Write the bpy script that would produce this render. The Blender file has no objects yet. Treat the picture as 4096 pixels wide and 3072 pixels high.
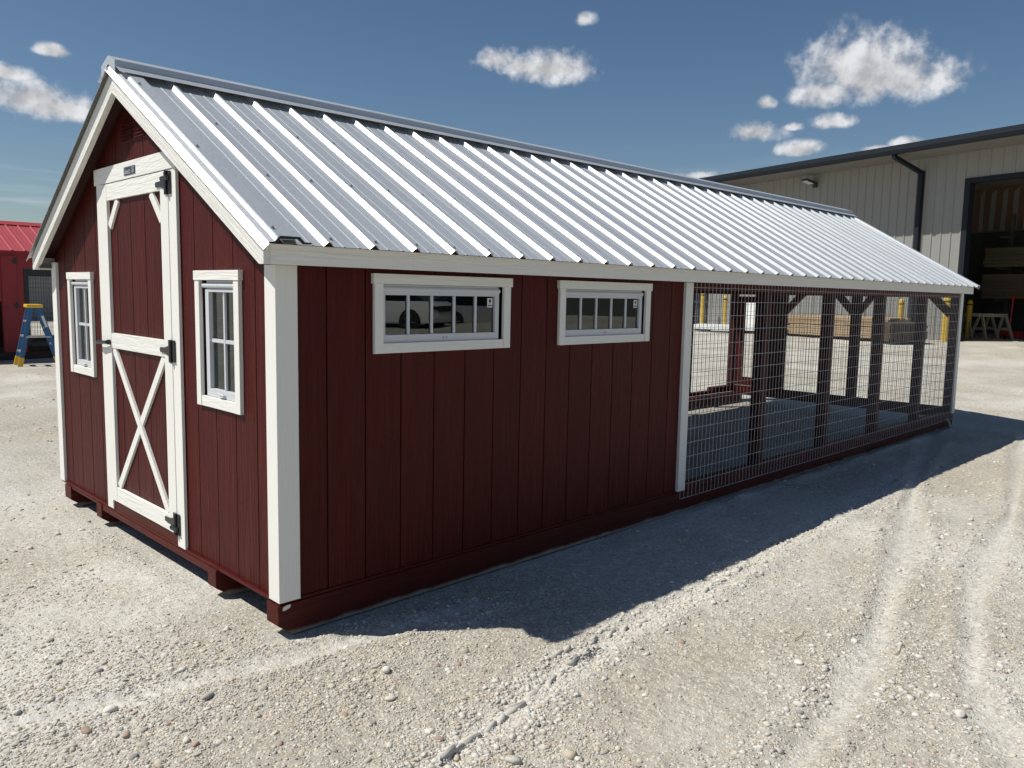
import bpy, bmesh, math, random
import numpy as np
from mathutils import Vector, Matrix, Euler

random.seed(7)
rng = np.random.default_rng(7)
SC = bpy.context.scene
COL = SC.collection
R = math.radians

# ------------------------------------------------------------------ camera
CAM = np.array([-1.6546, -3.0561, 1.3534])
YAW, PIT, ROL, FPX = 0.7872, -0.1126, 0.0195, 3210.02
fw = np.array([math.cos(YAW)*math.cos(PIT), math.sin(YAW)*math.cos(PIT), math.sin(PIT)])
rt = np.cross(fw, [0, 0, 1]); rt /= np.linalg.norm(rt)
up = np.cross(rt, fw)
rt, up = math.cos(ROL)*rt + math.sin(ROL)*up, -math.sin(ROL)*rt + math.cos(ROL)*up
cd = bpy.data.cameras.new('camera')
cd.sensor_width = 36.0
cd.lens = FPX/4096*36.0
cd.clip_start, cd.clip_end = 0.05, 4000
cam = bpy.data.objects.new('camera', cd)
COL.objects.link(cam)
cam.matrix_world = Matrix(((rt[0], up[0], -fw[0], CAM[0]), (rt[1], up[1], -fw[1], CAM[1]),
                           (rt[2], up[2], -fw[2], CAM[2]), (0, 0, 0, 1)))
SC.camera = cam
SC.render.resolution_x, SC.render.resolution_y = 1024, 768

# ------------------------------------------------------------------ sun, sky, exposure
SUNV = Vector((-0.97, 0.68, 1.69)).normalized()       # towards the sun
SKY = 0.066
SC.view_settings.view_transform = 'Standard'
SC.view_settings.look = 'None'
SC.view_settings.exposure = 0.06
SC.view_settings.gamma = 1.0
sl = bpy.data.lights.new('sun', 'SUN')
sl.energy, sl.angle, sl.color = 5.0, R(0.53), (1.0, 0.965, 0.875)
sun = bpy.data.objects.new('sun', sl); COL.objects.link(sun)
sun.rotation_euler = SUNV.to_track_quat('Z', 'Y').to_euler()
sun.location = (-20, 14, 35)

W = bpy.data.worlds.new('World'); SC.world = W
W.use_nodes = True
nt = W.node_tree; nt.nodes.clear()
def N(tree, t, **k):
    n = tree.nodes.new(t)
    for a, b in k.items(): setattr(n, a, b)
    return n
def pixdir(px, py):
    d = fw + rt*(px-2048)/FPX - up*(py-1536)/FPX
    return d/np.linalg.norm(d)
sky = N(nt, 'ShaderNodeTexSky', sky_type='NISHITA', sun_disc=False)
sky.sun_elevation = math.asin(SUNV.z)
sky.sun_rotation = math.atan2(SUNV.x, SUNV.y)
sky.altitude = 100; sky.air_density = 1.0; sky.dust_density = 0.35; sky.ozone_density = 2.0
geo = N(nt, 'ShaderNodeTexCoord')
DIR = geo.outputs['Generated']
def link(a, b): nt.links.new(a, b)
def math2(op, a, b, clamp=False):
    n = N(nt, 'ShaderNodeMath', operation=op, use_clamp=clamp)
    for i, v in enumerate((a, b)):
        if isinstance(v, (int, float)): n.inputs[i].default_value = v
        else: link(v, n.inputs[i])
    return n.outputs[0]
# small fair-weather cumulus: (pixel x, pixel y in the 2212-wide view, half width, half height); the ones
# outside the frame carry the same sky on round the rest of the horizon
S22 = 4096/2212
clouds = [(1860, 150, 130, 88), (1975, 180, 100, 52), (1790, 205, 80, 40), (1900, 175, 140, 70), (1072, 134, 66, 34), (1190, 152, 108, 44), (1130, 145, 90, 30), (1260, 42, 28, 18),
          (70, 222, 95, 46), (150, 238, 75, 34), (108, 110, 34, 15), (18, 158, 46, 22), (1638, 290, 60, 28), (1724, 324, 56, 20),
          (1800, 264, 48, 20), (1716, 275, 22, 11), (1658, 224, 22, 18), (1500, 379, 60, 13), (1950, 309, 34, 14), (1895, 322, 40, 10)]
cl = []
for x, y, w, h in clouds:
    c = pixdir(x*S22, y*S22)
    cl.append((c, w*S22/FPX, h*S22/FPX))
for k in range(16):
    az = R(95 + k*16.5 + rng.uniform(-5, 5)); el = R(rng.uniform(8, 42))
    c = np.array([math.cos(az)*math.cos(el), math.sin(az)*math.cos(el), math.sin(el)])
    if np.dot(c, np.array(SUNV)) > 0.9: continue
    w = rng.uniform(0.03, 0.1); cl.append((c, w, w*rng.uniform(0.35, 0.5)))
acc = None
for c, sx, sy in cl:
    r_ = np.cross(c, [0, 0, 1]); r_ /= np.linalg.norm(r_); u_ = np.cross(r_, c)
    a = N(nt, 'ShaderNodeVectorMath', operation='DOT_PRODUCT'); link(DIR, a.inputs[0]); a.inputs[1].default_value = tuple(r_/sx)
    b = N(nt, 'ShaderNodeVectorMath', operation='DOT_PRODUCT'); link(DIR, b.inputs[0]); b.inputs[1].default_value = tuple(u_/sy)
    b2 = math2('MAXIMUM', b.outputs['Value'], math2('MULTIPLY', b.outputs['Value'], -1.5))
    cv = N(nt, 'ShaderNodeCombineXYZ'); link(a.outputs['Value'], cv.inputs[0]); link(b2, cv.inputs[1])
    ln = N(nt, 'ShaderNodeVectorMath', operation='LENGTH'); link(cv.outputs[0], ln.inputs[0])
    m = math2('SUBTRACT', 1.0, ln.outputs['Value'])
    acc = m if acc is None else math2('MAXIMUM', acc, m)
def fbm(shift, scale, detail=7, rough=0.54):
    mp = N(nt, 'ShaderNodeVectorMath', operation='ADD'); link(DIR, mp.inputs[0]); mp.inputs[1].default_value = shift
    n = N(nt, 'ShaderNodeTexNoise'); n.inputs['Scale'].default_value = scale
    n.inputs['Detail'].default_value = detail; n.inputs['Roughness'].default_value = rough
    n.inputs['Distortion'].default_value = 0.0
    link(mp.outputs[0], n.inputs['Vector']); return n.outputs['Fac']
n1 = fbm((0, 0, 0), 26)
n1s = fbm(tuple(np.array(SUNV)*0.016), 26, 4)
n2_ = fbm((3.1, 1.7, 0.4), 85, 6, 0.58)
den = math2('ADD', acc, math2('MULTIPLY', math2('SUBTRACT', n1, 0.45), 1.75))
den = math2('ADD', den, math2('MULTIPLY', math2('SUBTRACT', n2_, 0.52), 0.95))
al = N(nt, 'ShaderNodeMapRange', interpolation_type='SMOOTHSTEP'); link(den, al.inputs['Value'])
al.inputs['From Min'].default_value = -0.02; al.inputs['From Max'].default_value = 0.85
gate = N(nt, 'ShaderNodeMapRange', interpolation_type='SMOOTHSTEP'); link(acc, gate.inputs['Value'])
gate.inputs['From Min'].default_value = -0.35; gate.inputs['From Max'].default_value = 0.25
alpha = math2('MULTIPLY', al.outputs[0], gate.outputs[0])
# thin streaks of high cloud low over the horizon
st = N(nt, 'ShaderNodeMapping'); link(DIR, st.inputs['Vector']); st.inputs['Scale'].default_value = (3.0, 3.0, 42.0)
sn = N(nt, 'ShaderNodeTexNoise'); link(st.outputs[0], sn.inputs['Vector']); sn.inputs['Scale'].default_value = 1.6
sn.inputs['Detail'].default_value = 6; sn.inputs['Roughness'].default_value = 0.55
sep = N(nt, 'ShaderNodeSeparateXYZ'); link(DIR, sep.inputs[0])
sh = N(nt, 'ShaderNodeMapRange', interpolation_type='SMOOTHSTEP'); link(sn.outputs['Fac'], sh.inputs['Value'])
sh.inputs['From Min'].default_value = 0.48; sh.inputs['From Max'].default_value = 0.78
hb = N(nt, 'ShaderNodeMapRange', interpolation_type='SMOOTHSTEP'); link(sep.outputs['Z'], hb.inputs['Value'])
hb.inputs['From Min'].default_value = 0.19; hb.inputs['From Max'].default_value = 0.04
cir = math2('MULTIPLY', math2('MULTIPLY', sh.outputs[0], hb.outputs[0]), 0.55)
alpha = math2('MAXIMUM', alpha, cir)
lit = math2('ADD', 0.74, math2('MULTIPLY', math2('ADD', math2('SUBTRACT', n1, n1s), math2('MULTIPLY', math2('SUBTRACT', n2_, 0.5), 0.35)), 1.25))
lit = math2('ADD', lit, math2('MULTIPLY', math2('SUBTRACT', 0.7, den), 0.07))
lit = math2('MINIMUM', math2('MAXIMUM', lit, 0.54), 0.93)
cc = N(nt, 'ShaderNodeCombineColor')
for i, k in enumerate((0.97, 0.99, 1.03)):
    link(math2('MULTIPLY', lit, k/SKY*0.82), cc.inputs[i])
mx = N(nt, 'ShaderNodeMix', data_type='RGBA'); hs = N(nt, 'ShaderNodeHueSaturation'); hs.inputs['Saturation'].default_value = 1.12; hs.inputs['Hue'].default_value = 0.5; link(sky.outputs[0], hs.inputs['Color'])
link(alpha, mx.inputs[0]); link(hs.outputs[0], mx.inputs[6]); link(cc.outputs[0], mx.inputs[7])
bg = N(nt, 'ShaderNodeBackground'); bg.inputs['Strength'].default_value = SKY
link(mx.outputs[2], bg.inputs['Color'])
wo = N(nt, 'ShaderNodeOutputWorld'); link(bg.outputs[0], wo.inputs['Surface'])

# ------------------------------------------------------------------ helpers: materials
MATS = {}
def newmat(name):
    m = bpy.data.materials.new(name); m.use_nodes = True
    t = m.node_tree; t.nodes.clear()
    o = N(t, 'ShaderNodeOutputMaterial'); p = N(t, 'ShaderNodeBsdfPrincipled')
    t.links.new(p.outputs[0], o.inputs['Surface'])
    MATS[name] = m
    return m, t, p
def noise(t, scale, vec=None, detail=6, rough=0.6, dist=0.0, kind='Fac'):
    n = N(t, 'ShaderNodeTexNoise'); n.inputs['Scale'].default_value = scale
    n.inputs['Detail'].default_value = detail; n.inputs['Roughness'].default_value = rough
    n.inputs['Distortion'].default_value = dist
    if vec is not None: t.links.new(vec, n.inputs['Vector'])
    return n.outputs[kind]
def ramp(t, fac, stops):
    n = N(t, 'ShaderNodeValToRGB'); e = n.color_ramp.elements
    while len(e) < len(stops): e.new(0.5)
    for i, (p, c) in enumerate(stops):
        e[i].position = p; e[i].color = (*c, 1) if len(c) == 3 else c
    t.links.new(fac, n.inputs[0]); return n.outputs[0]
def objvec(t, scale=(1, 1, 1), rot=(0, 0, 0), rnd=True):
    c = N(t, 'ShaderNodeTexCoord'); m = N(t, 'ShaderNodeMapping')
    m.inputs['Scale'].default_value = scale; m.inputs['Rotation'].default_value = rot
    if rnd:
        oi = N(t, 'ShaderNodeObjectInfo'); mu = N(t, 'ShaderNodeVectorMath', operation='SCALE')
        mu.inputs[0].default_value = (37.0, 53.0, 71.0); t.links.new(oi.outputs['Random'], mu.inputs['Scale'])
        ad = N(t, 'ShaderNodeVectorMath', operation='ADD'); t.links.new(c.outputs['Object'], ad.inputs[0]); t.links.new(mu.outputs[0], ad.inputs[1])
        rr = N(t, 'ShaderNodeMapping'); rr.inputs['Rotation'].default_value = rot
        t.links.new(c.outputs['Object'], rr.inputs['Vector'])
        ad2 = N(t, 'ShaderNodeVectorMath', operation='ADD'); t.links.new(rr.outputs[0], ad2.inputs[0]); t.links.new(mu.outputs[0], ad2.inputs[1])
        m.inputs['Rotation'].default_value = (0, 0, 0)
        t.links.new(ad2.outputs[0], m.inputs['Vector'])
    else:
        t.links.new(c.outputs['Object'], m.inputs['Vector'])
    return m.outputs[0]
def bump(t, p, h, strength, dist):
    b = N(t, 'ShaderNodeBump'); b.inputs['Strength'].default_value = strength; b.inputs['Distance'].default_value = dist
    t.links.new(h, b.inputs['Height']); t.links.new(b.outputs[0], p.inputs['Normal'])
def mixc(t, fac, a, b, blend='MIX'):
    m = N(t, 'ShaderNodeMix', data_type='RGBA', blend_type=blend)
    for i, v in ((0, fac), (6, a), (7, b)):
        if isinstance(v, (int, float)): m.inputs[i].default_value = v
        elif isinstance(v, tuple): m.inputs[i].default_value = (*v, 1)
        else: t.links.new(v, m.inputs[i])
    return m.outputs[2]
def mth(t, op, a, b):
    n = N(t, 'ShaderNodeMath', operation=op)
    for i, v in enumerate((a, b)):
        if isinstance(v, (int, float)): n.inputs[i].default_value = v
        else: t.links.new(v, n.inputs[i])
    return n.outputs[0]

def grain(name, c0, c1, axis, rough=0.5, strength=0.5, dist=0.004, rot=(0, 0, 0), across=34.0, along=2.6, dust=None, spec=0.14):
    """painted, embossed timber: grain runs along the given axis"""
    m, t, p = newmat(name)
    s = [across]*3; s['xyz'.index(axis)] = along
    v = objvec(t, tuple(s), rot)
    g = noise(t, 1.0, v, 7, 0.62, 1.4)
    gw = N(t, 'ShaderNodeMapRange'); t.links.new(g, gw.inputs['Value'])
    gw.inputs['From Min'].default_value = 0.38; gw.inputs['From Max'].default_value = 0.62
    v2 = objvec(t, (1.2, 1.2, 1.2))
    big = noise(t, 1.6, v2, 3)
    fine = noise(t, 170, objvec(t), 2)
    col = mixc(t, gw.outputs[0], c0, c1)
    col = mixc(t, mth(t, 'MULTIPLY', big, 0.35), col, tuple(x*(0.93 if c0[1] > 0.6 else 0.78) for x in c0))
    oi2 = N(t, 'ShaderNodeObjectInfo')
    col = mixc(t, mth(t, 'MULTIPLY', oi2.outputs['Random'], 0.28 if c0[1] < 0.6 else 0.05), col, tuple(x*0.6 for x in c0))
    if dust:
        gz = N(t, 'ShaderNodeNewGeometry'); sp = N(t, 'ShaderNodeSeparateXYZ'); t.links.new(gz.outputs['Position'], sp.inputs[0])
        dn = noise(t, 6, objvec(t, rnd=False), 6)
        edge = mth(t, 'ADD', mth(t, 'MULTIPLY', mth(t, 'SUBTRACT', dn, 0.5), dust[2]), dust[0])
        dm = N(t, 'ShaderNodeMapRange', interpolation_type='SMOOTHSTEP'); t.links.new(mth(t, 'SUBTRACT', edge, sp.outputs['Z']), dm.inputs['Value'])
        dm.inputs['From Min'].default_value = -dust[1]; dm.inputs['From Max'].default_value = dust[1]
        col = mixc(t, mth(t, 'MULTIPLY', dm.outputs[0], 0.8), col, (0.36, 0.31, 0.26))
    t.links.new(col, p.inputs['Base Color'])
    p.inputs['Roughness'].default_value = rough; p.inputs['Specular IOR Level'].default_value = spec
    h = mth(t, 'ADD', gw.outputs[0], mth(t, 'MULTIPLY', fine, 0.35))
    bump(t, p, h, strength, dist)
    return m
def plain(name, col, rough=0.6, metal=0.0, vary=0.15, bscale=0, bstr=0.2, spec=0.5):
    m, t, p = newmat(name)
    n = noise(t, 3.0, objvec(t), 6)
    c = mixc(t, n, tuple(x*(1-vary) for x in col), tuple(min(1, x*(1+vary)) for x in col))
    t.links.new(c, p.inputs['Base Color'])
    p.inputs['Roughness'].default_value = rough; p.inputs['Metallic'].default_value = metal
    p.inputs['Specular IOR Level'].default_value = spec
    if bscale: bump(t, p, noise(t, bscale, objvec(t), 5), bstr, 0.01)
    return m

WH0, WH1 = (0.785, 0.775, 0.74), (0.80, 0.79, 0.755)
RD0, RD1 = (0.064, 0.0072, 0.0055), (0.092, 0.0120, 0.0088)
white_z = grain('white_trim_upright', WH0, WH1, 'z', 0.55, 0.28, 0.003, across=50)
white_x = grain('white_trim_along_side', WH0, WH1, 'x', 0.55, 0.40, 0.004)
white_y = grain('white_trim_along_gable', WH0, WH1, 'y', 0.55, 0.40, 0.004)
SLP = 0.578; PANG = math.atan(SLP)
white_r1 = grain('white_rake_right', WH0, WH1, 'y', 0.55, 0.6, 0.005, rot=(-PANG, 0, 0), across=60)
white_r2 = grain('white_rake_left', WH0, WH1, 'y', 0.55, 0.6, 0.005, rot=(PANG, 0, 0), across=60)
red_z = grain('red_siding', RD0, RD1, 'z', 0.45, 0.6, 0.006, across=38, along=1.8)
red_x = grain('red_timber_along_side', RD0, RD1, 'x', 0.45, 0.30, 0.003, across=26, along=1.4)
red_y = grain('red_timber_along_gable', RD0, RD1, 'y', 0.45, 0.30, 0.003)
skid_m = grain('red_skid_timber', (0.066, 0.010, 0.008), (0.090, 0.015, 0.012), 'x', 0.5, 0.3, 0.003, across=24, along=1.3, dust=(-0.139, 0.012, 0.05))
dark_in = plain('bare_dark_plywood', (0.10, 0.075, 0.055), 0.8, vary=0.3, bscale=20)
groove_m = plain('groove_red', (0.05, 0.010, 0.010), 0.7)
vinyl = plain('white_vinyl', (0.56, 0.575, 0.61), 0.35, vary=0.04)
black_metal = plain('black_powder_coat', (0.013, 0.014, 0.016), 0.32, vary=0.2, bscale=90, bstr=0.05)
wire_m = plain('galvanised_wire', (0.40, 0.42, 0.44), 0.5, 0.2, vary=0.1)
screen_m = plain('diamond_screen_steel', (0.42, 0.43, 0.43), 0.5, 0.3)
rope_m = plain('pale_rope', (0.42, 0.40, 0.31), 0.9, bscale=200, bstr=0.6)
chip_m = plain('bare_white_smear', (0.62, 0.60, 0.55), 0.7, vary=0.2)

def metal_roof():
    m, t, p = newmat('galvanised_roof_sheet')
    v = objvec(t, rnd=False)
    vo = N(t, 'ShaderNodeTexVoronoi'); vo.inputs['Scale'].default_value = 260; t.links.new(v, vo.inputs['Vector'])
    sp = N(t, 'ShaderNodeSeparateColor'); t.links.new(vo.outputs['Color'], sp.inputs[0])
    big = noise(t, 2.2, objvec(t, (1.0, 0.35, 0.35), rnd=False), 5)
    fac = mth(t, 'ADD', mth(t, 'MULTIPLY', sp.outputs[0], 0.5), mth(t, 'MULTIPLY', big, 0.5))
    c = ramp(t, fac, [(0.15, (0.50, 0.525, 0.55)), (0.85, (0.64, 0.66, 0.68))])
    t.links.new(c, p.inputs['Base Color'])
    p.inputs['Metallic'].default_value = 0.45
    rr = mth(t, 'ADD', 0.33, mth(t, 'MULTIPLY', fac, 0.16)); t.links.new(rr, p.inputs['Roughness'])
    bump(t, p, mth(t, 'ADD', mth(t, 'MULTIPLY', sp.outputs[1], 0.12), noise(t, 9, v, 3)), 0.10, 0.01)
    return m
roof_m = metal_roof()
screw_m = plain('screw_head', (0.30, 0.31, 0.32), 0.4, 0.8)

def glass():
    m = bpy.data.materials.new('window_glass'); m.use_nodes = True
    t = m.node_tree; t.nodes.clear()
    o = N(t, 'ShaderNodeOutputMaterial'); mix = N(t, 'ShaderNodeMixShader')
    tr = N(t, 'ShaderNodeBsdfTransparent'); tr.inputs[0].default_value = (0.55, 0.60, 0.57, 1)
    gl = N(t, 'ShaderNodeBsdfGlossy'); gl.inputs['Roughness'].default_value = 0.004; gl.inputs[0].default_value = (0.95, 1, 0.98, 1)
    fr = N(t, 'ShaderNodeFresnel'); fr.inputs['IOR'].default_value = 1.75
    t.links.new(fr.outputs[0], mix.inputs[0]); t.links.new(tr.outputs[0], mix.inputs[1]); t.links.new(gl.outputs[0], mix.inputs[2])
    t.links.new(mix.outputs[0], o.inputs['Surface']); return m
glass_m = glass()

# ------------------------------------------------------------------ helpers: meshes
class MB:
    def __init__(s): s.v = []; s.f = []
    def add(s, verts, faces):
        k = len(s.v); s.v += [tuple(map(float, q)) for q in verts]; s.f += [tuple(i+k for i in f) for f in faces]; return s
    def box(s, x0, x1, y0, y1, z0, z1):
        return s.add([(x0, y0, z0), (x1, y0, z0), (x1, y1, z0), (x0, y1, z0), (x0, y0, z1), (x1, y0, z1), (x1, y1, z1), (x0, y1, z1)],
                     [(0, 3, 2, 1), (4, 5, 6, 7), (0, 1, 5, 4), (1, 2, 6, 5), (2, 3, 7, 6), (3, 0, 4, 7)])
    def prism(s, poly, axis, a, b):
        """poly: 2-D outline; extruded along axis from a to b"""
        def P(u, v, w): return {'x': (w, u, v), 'y': (u, w, v), 'z': (u, v, w)}[axis]
        n = len(poly)
        vs = [P(u, v, a) for u, v in poly]+[P(u, v, b) for u, v in poly]
        fs = [tuple(range(n))[::-1], tuple(range(n, 2*n))]+[(i, (i+1) % n, n+(i+1) % n, n+i) for i in range(n)]
        return s.add(vs, fs)
    def bar(s, a, b, w, h, upv=(0, 0, 1)):
        a, b = Vector(a), Vector(b); d = (b-a).normalized(); u = Vector(upv)
        x = d.cross(u)
        if x.length < 1e-4: x = d.cross(Vector((1, 0, 0)))
        x.normalize(); y = x.cross(d)
        vs = []
        for q in (a, b):
            for i, j in ((-1, -1), (1, -1), (1, 1), (-1, 1)): vs.append(q+x*(i*w/2)+y*(j*h/2))
        return s.add(vs, [(0, 3, 2, 1), (4, 5, 6, 7), (0, 1, 5, 4), (1, 2, 6, 5), (2, 3, 7, 6), (3, 0, 4, 7)])
    def tube(s, a, b, r, r2=None, n=12):
        a, b = Vector(a), Vector(b); d = (b-a).normalized()
        x = d.orthogonal().normalized(); y = d.cross(x); r2 = r if r2 is None else r2
        vs = []
        for q, rr in ((a, r), (b, r2)):
            for i in range(n):
                t = 2*math.pi*i/n; vs.append(q+x*(rr*math.cos(t))+y*(rr*math.sin(t)))
        return s.add(vs, [tuple(range(n))[::-1], tuple(range(n, 2*n))]+[(i, (i+1) % n, n+(i+1) % n, n+i) for i in range(n)])
    def lathe(s, prof, o, n=16, axis='z'):
        vs, fs = [], []
        for r, h in prof:
            for i in range(n):
                t = 2*math.pi*i/n; c = (r*math.cos(t), r*math.sin(t), h)
                if axis == 'x': c = (h, c[0], c[1])
                if axis == 'y': c = (c[0], h, c[1])
                vs.append((o[0]+c[0], o[1]+c[1], o[2]+c[2]))
        m = len(prof)
        for j in range(m-1):
            for i in range(n): fs.append((j*n+i, j*n+(i+1) % n, (j+1)*n+(i+1) % n, (j+1)*n+i))
        fs += [tuple(range(n))[::-1], tuple(range((m-1)*n, m*n))]
        return s.add(vs, fs)
    def build(s, name, mat, parent=None, off=None, bevel=0, smooth=False, kind=None):
        off = off if off is not None else (tuple(parent['off']) if parent is not None and 'off' in parent else (0, 0, 0))
        me = bpy.data.meshes.new(name)
        me.from_pydata([(a-off[0], b-off[1], c-off[2]) for a, b, c in s.v], [], s.f)
        bm = bmesh.new(); bm.from_mesh(me)
        bmesh.ops.recalc_face_normals(bm, faces=bm.faces)
        if bevel:
            ed = [e for e in bm.edges if len(e.link_faces) == 2 and e.calc_face_angle(0) > 0.5]
            bmesh.ops.bevel(bm, geom=ed, offset=bevel, segments=2, affect='EDGES', profile=0.6, clamp_overlap=True)
        bm.to_mesh(me); bm.free()
        if smooth:
            me.shade_smooth() if hasattr(me, 'shade_smooth') else None
            me.set_sharp_from_angle(angle=R(40))
        me.materials.append(mat); me.update()
        o = bpy.data.objects.new(name, me); COL.objects.link(o)
        if parent is not None: o.parent = parent
        if kind: o['kind'] = kind
        return o
OFFS = {}
def root(name, label, cat, loc, rz=0, group=None):
    o = bpy.data.objects.new(name, None); COL.objects.link(o); o.location = loc; o.rotation_euler = (0, 0, rz)
    o.empty_display_size = 0.2
    o['label'] = label; o['category'] = cat
    if group: o['group'] = group
    return o
def wroot(name, label, cat, loc, group=None):
    """root whose parts are written in world coordinates"""
    o = root(name, label, cat, loc, 0, group); OFFS[o.name] = loc; return o
def part(mb, name, mat, parent, **k):
    """part in world coordinates under a wroot, or under a part of one"""
    q = parent
    while q.parent is not None: q = q.parent
    return mb.build(name, mat, parent, off=OFFS.get(q.name, (0, 0, 0)), **k)
def tag(o, label, cat, group=None):
    o['label'] = label; o['category'] = cat
    if group: o['group'] = group
    return o
def share(o, name, parent, loc=(0, 0, 0), rot=None):
    c = o.copy(); c.name = name; COL.objects.link(c); c.parent = parent; c.location = loc
    if rot: c.rotation_euler = rot
    return c
def copy_tree(o, parent=None):
    c = o.copy(); COL.objects.link(c); c.parent = parent
    for ch in list(o.children): copy_tree(ch, c)
    return c

# ------------------------------------------------------------------ ground
GZ = -0.155
def sstep(a, b, x):
    t = np.clip((x-a)/(b-a), 0, 1); return t*t*(3-2*t)
def gbase(x, y): return GZ + 0.365*sstep(8.0, 27.0, np.asarray(x, float))
def ground_hit(px, py):
    d = pixdir(px, py); t = 5.0
    for _ in range(60):
        q = CAM+d*t; t += (gbase(q[0], q[1])-q[2])/d[2]*0.7
    q = CAM+d*t; return Vector((q[0], q[1], float(gbase(q[0], q[1]))))
def on_plane(px, py, n, c):
    d = pixdir(px, py); n = np.array(n, float); t = (c-n@CAM)/(n@d); return Vector(CAM+d*t)

def lattice(seed, n=256):
    return np.random.default_rng(seed).random((n, n))
def vnoise(x, y, scale, seed):
    L = lattice(seed); n = L.shape[0]
    u = x/scale; v = y/scale; i = np.floor(u).astype(int); j = np.floor(v).astype(int); fu = u-i; fv = v-j
    fu = fu*fu*(3-2*fu); fv = fv*fv*(3-2*fv)
    a = L[i % n, j % n]; b = L[(i+1) % n, j % n]; c = L[i % n, (j+1) % n]; d = L[(i+1) % n, (j+1) % n]
    return (a*(1-fu)+b*fu)*(1-fv)+(c*(1-fu)+d*fu)*fv-0.5
def polydist(x, y, pts):
    best = np.full(x.shape, 1e9); sgn = np.zeros_like(x); arc = np.zeros_like(x); s0 = 0
    for (ax, ay), (bx, by) in zip(pts[:-1], pts[1:]):
        dx, dy = bx-ax, by-ay; L = math.hypot(dx, dy)
        t = np.clip(((x-ax)*dx+(y-ay)*dy)/L**2, 0, 1); ex = x-(ax+t*dx); ey = y-(ay+t*dy); d = np.hypot(ex, ey)
        m = d < best; best = np.where(m, d, best); sgn = np.where(m, np.sign(dx*ey-dy*ex), sgn); arc = np.where(m, s0+t*L, arc); s0 += L
    return best, sgn, arc
T1 = [(-0.75, -1.36), (-0.053, -1.18), (0.35, -1.10), (0.77, -1.02), (1.14, -0.95), (1.82, -0.93), (2.61, -0.87), (4.0, -0.78), (6.5, -0.55)]
T2 = [(9.0, 0.2), (5.2, -0.83), (3.23, -1.436), (2.5, -1.62), (1.85, -1.80), (1.44, -1.877), (0.96, -1.947), (0.4, -1.98), (-0.4, -2.0)]
T3 = [(9.0, -0.75), (4.75, -1.635), (3.48, -1.80), (2.74, -1.943), (2.33, -2.07), (1.85, -2.19), (1.6, -2.31), (1.0, -2.6)]
T4 = [(-6, 0.9), (-2.2, 0.35), (-0.6, -0.1), (0.1, -0.21), (0.9, -0.30)]
FAR = [[(10.5, -4), (11.3, 1), (12.5, 6), (14.5, 14), (16, 30)], [(12.4, -4), (13.2, 1), (14.4, 6), (16.4, 14), (18, 30)],
       [(8, -3.0), (16, 0.2), (24, 2.6), (40, 6)], [(8, -4.4), (16, -1.3), (24, 1.1), (40, 4.5)],
       [(-9, 3.0), (-4, 4.4), (0.5, 6.5), (6, 10)], [(-9, 4.6), (-4, 6.0), (0.5, 8.2), (6, 12)]]
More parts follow.
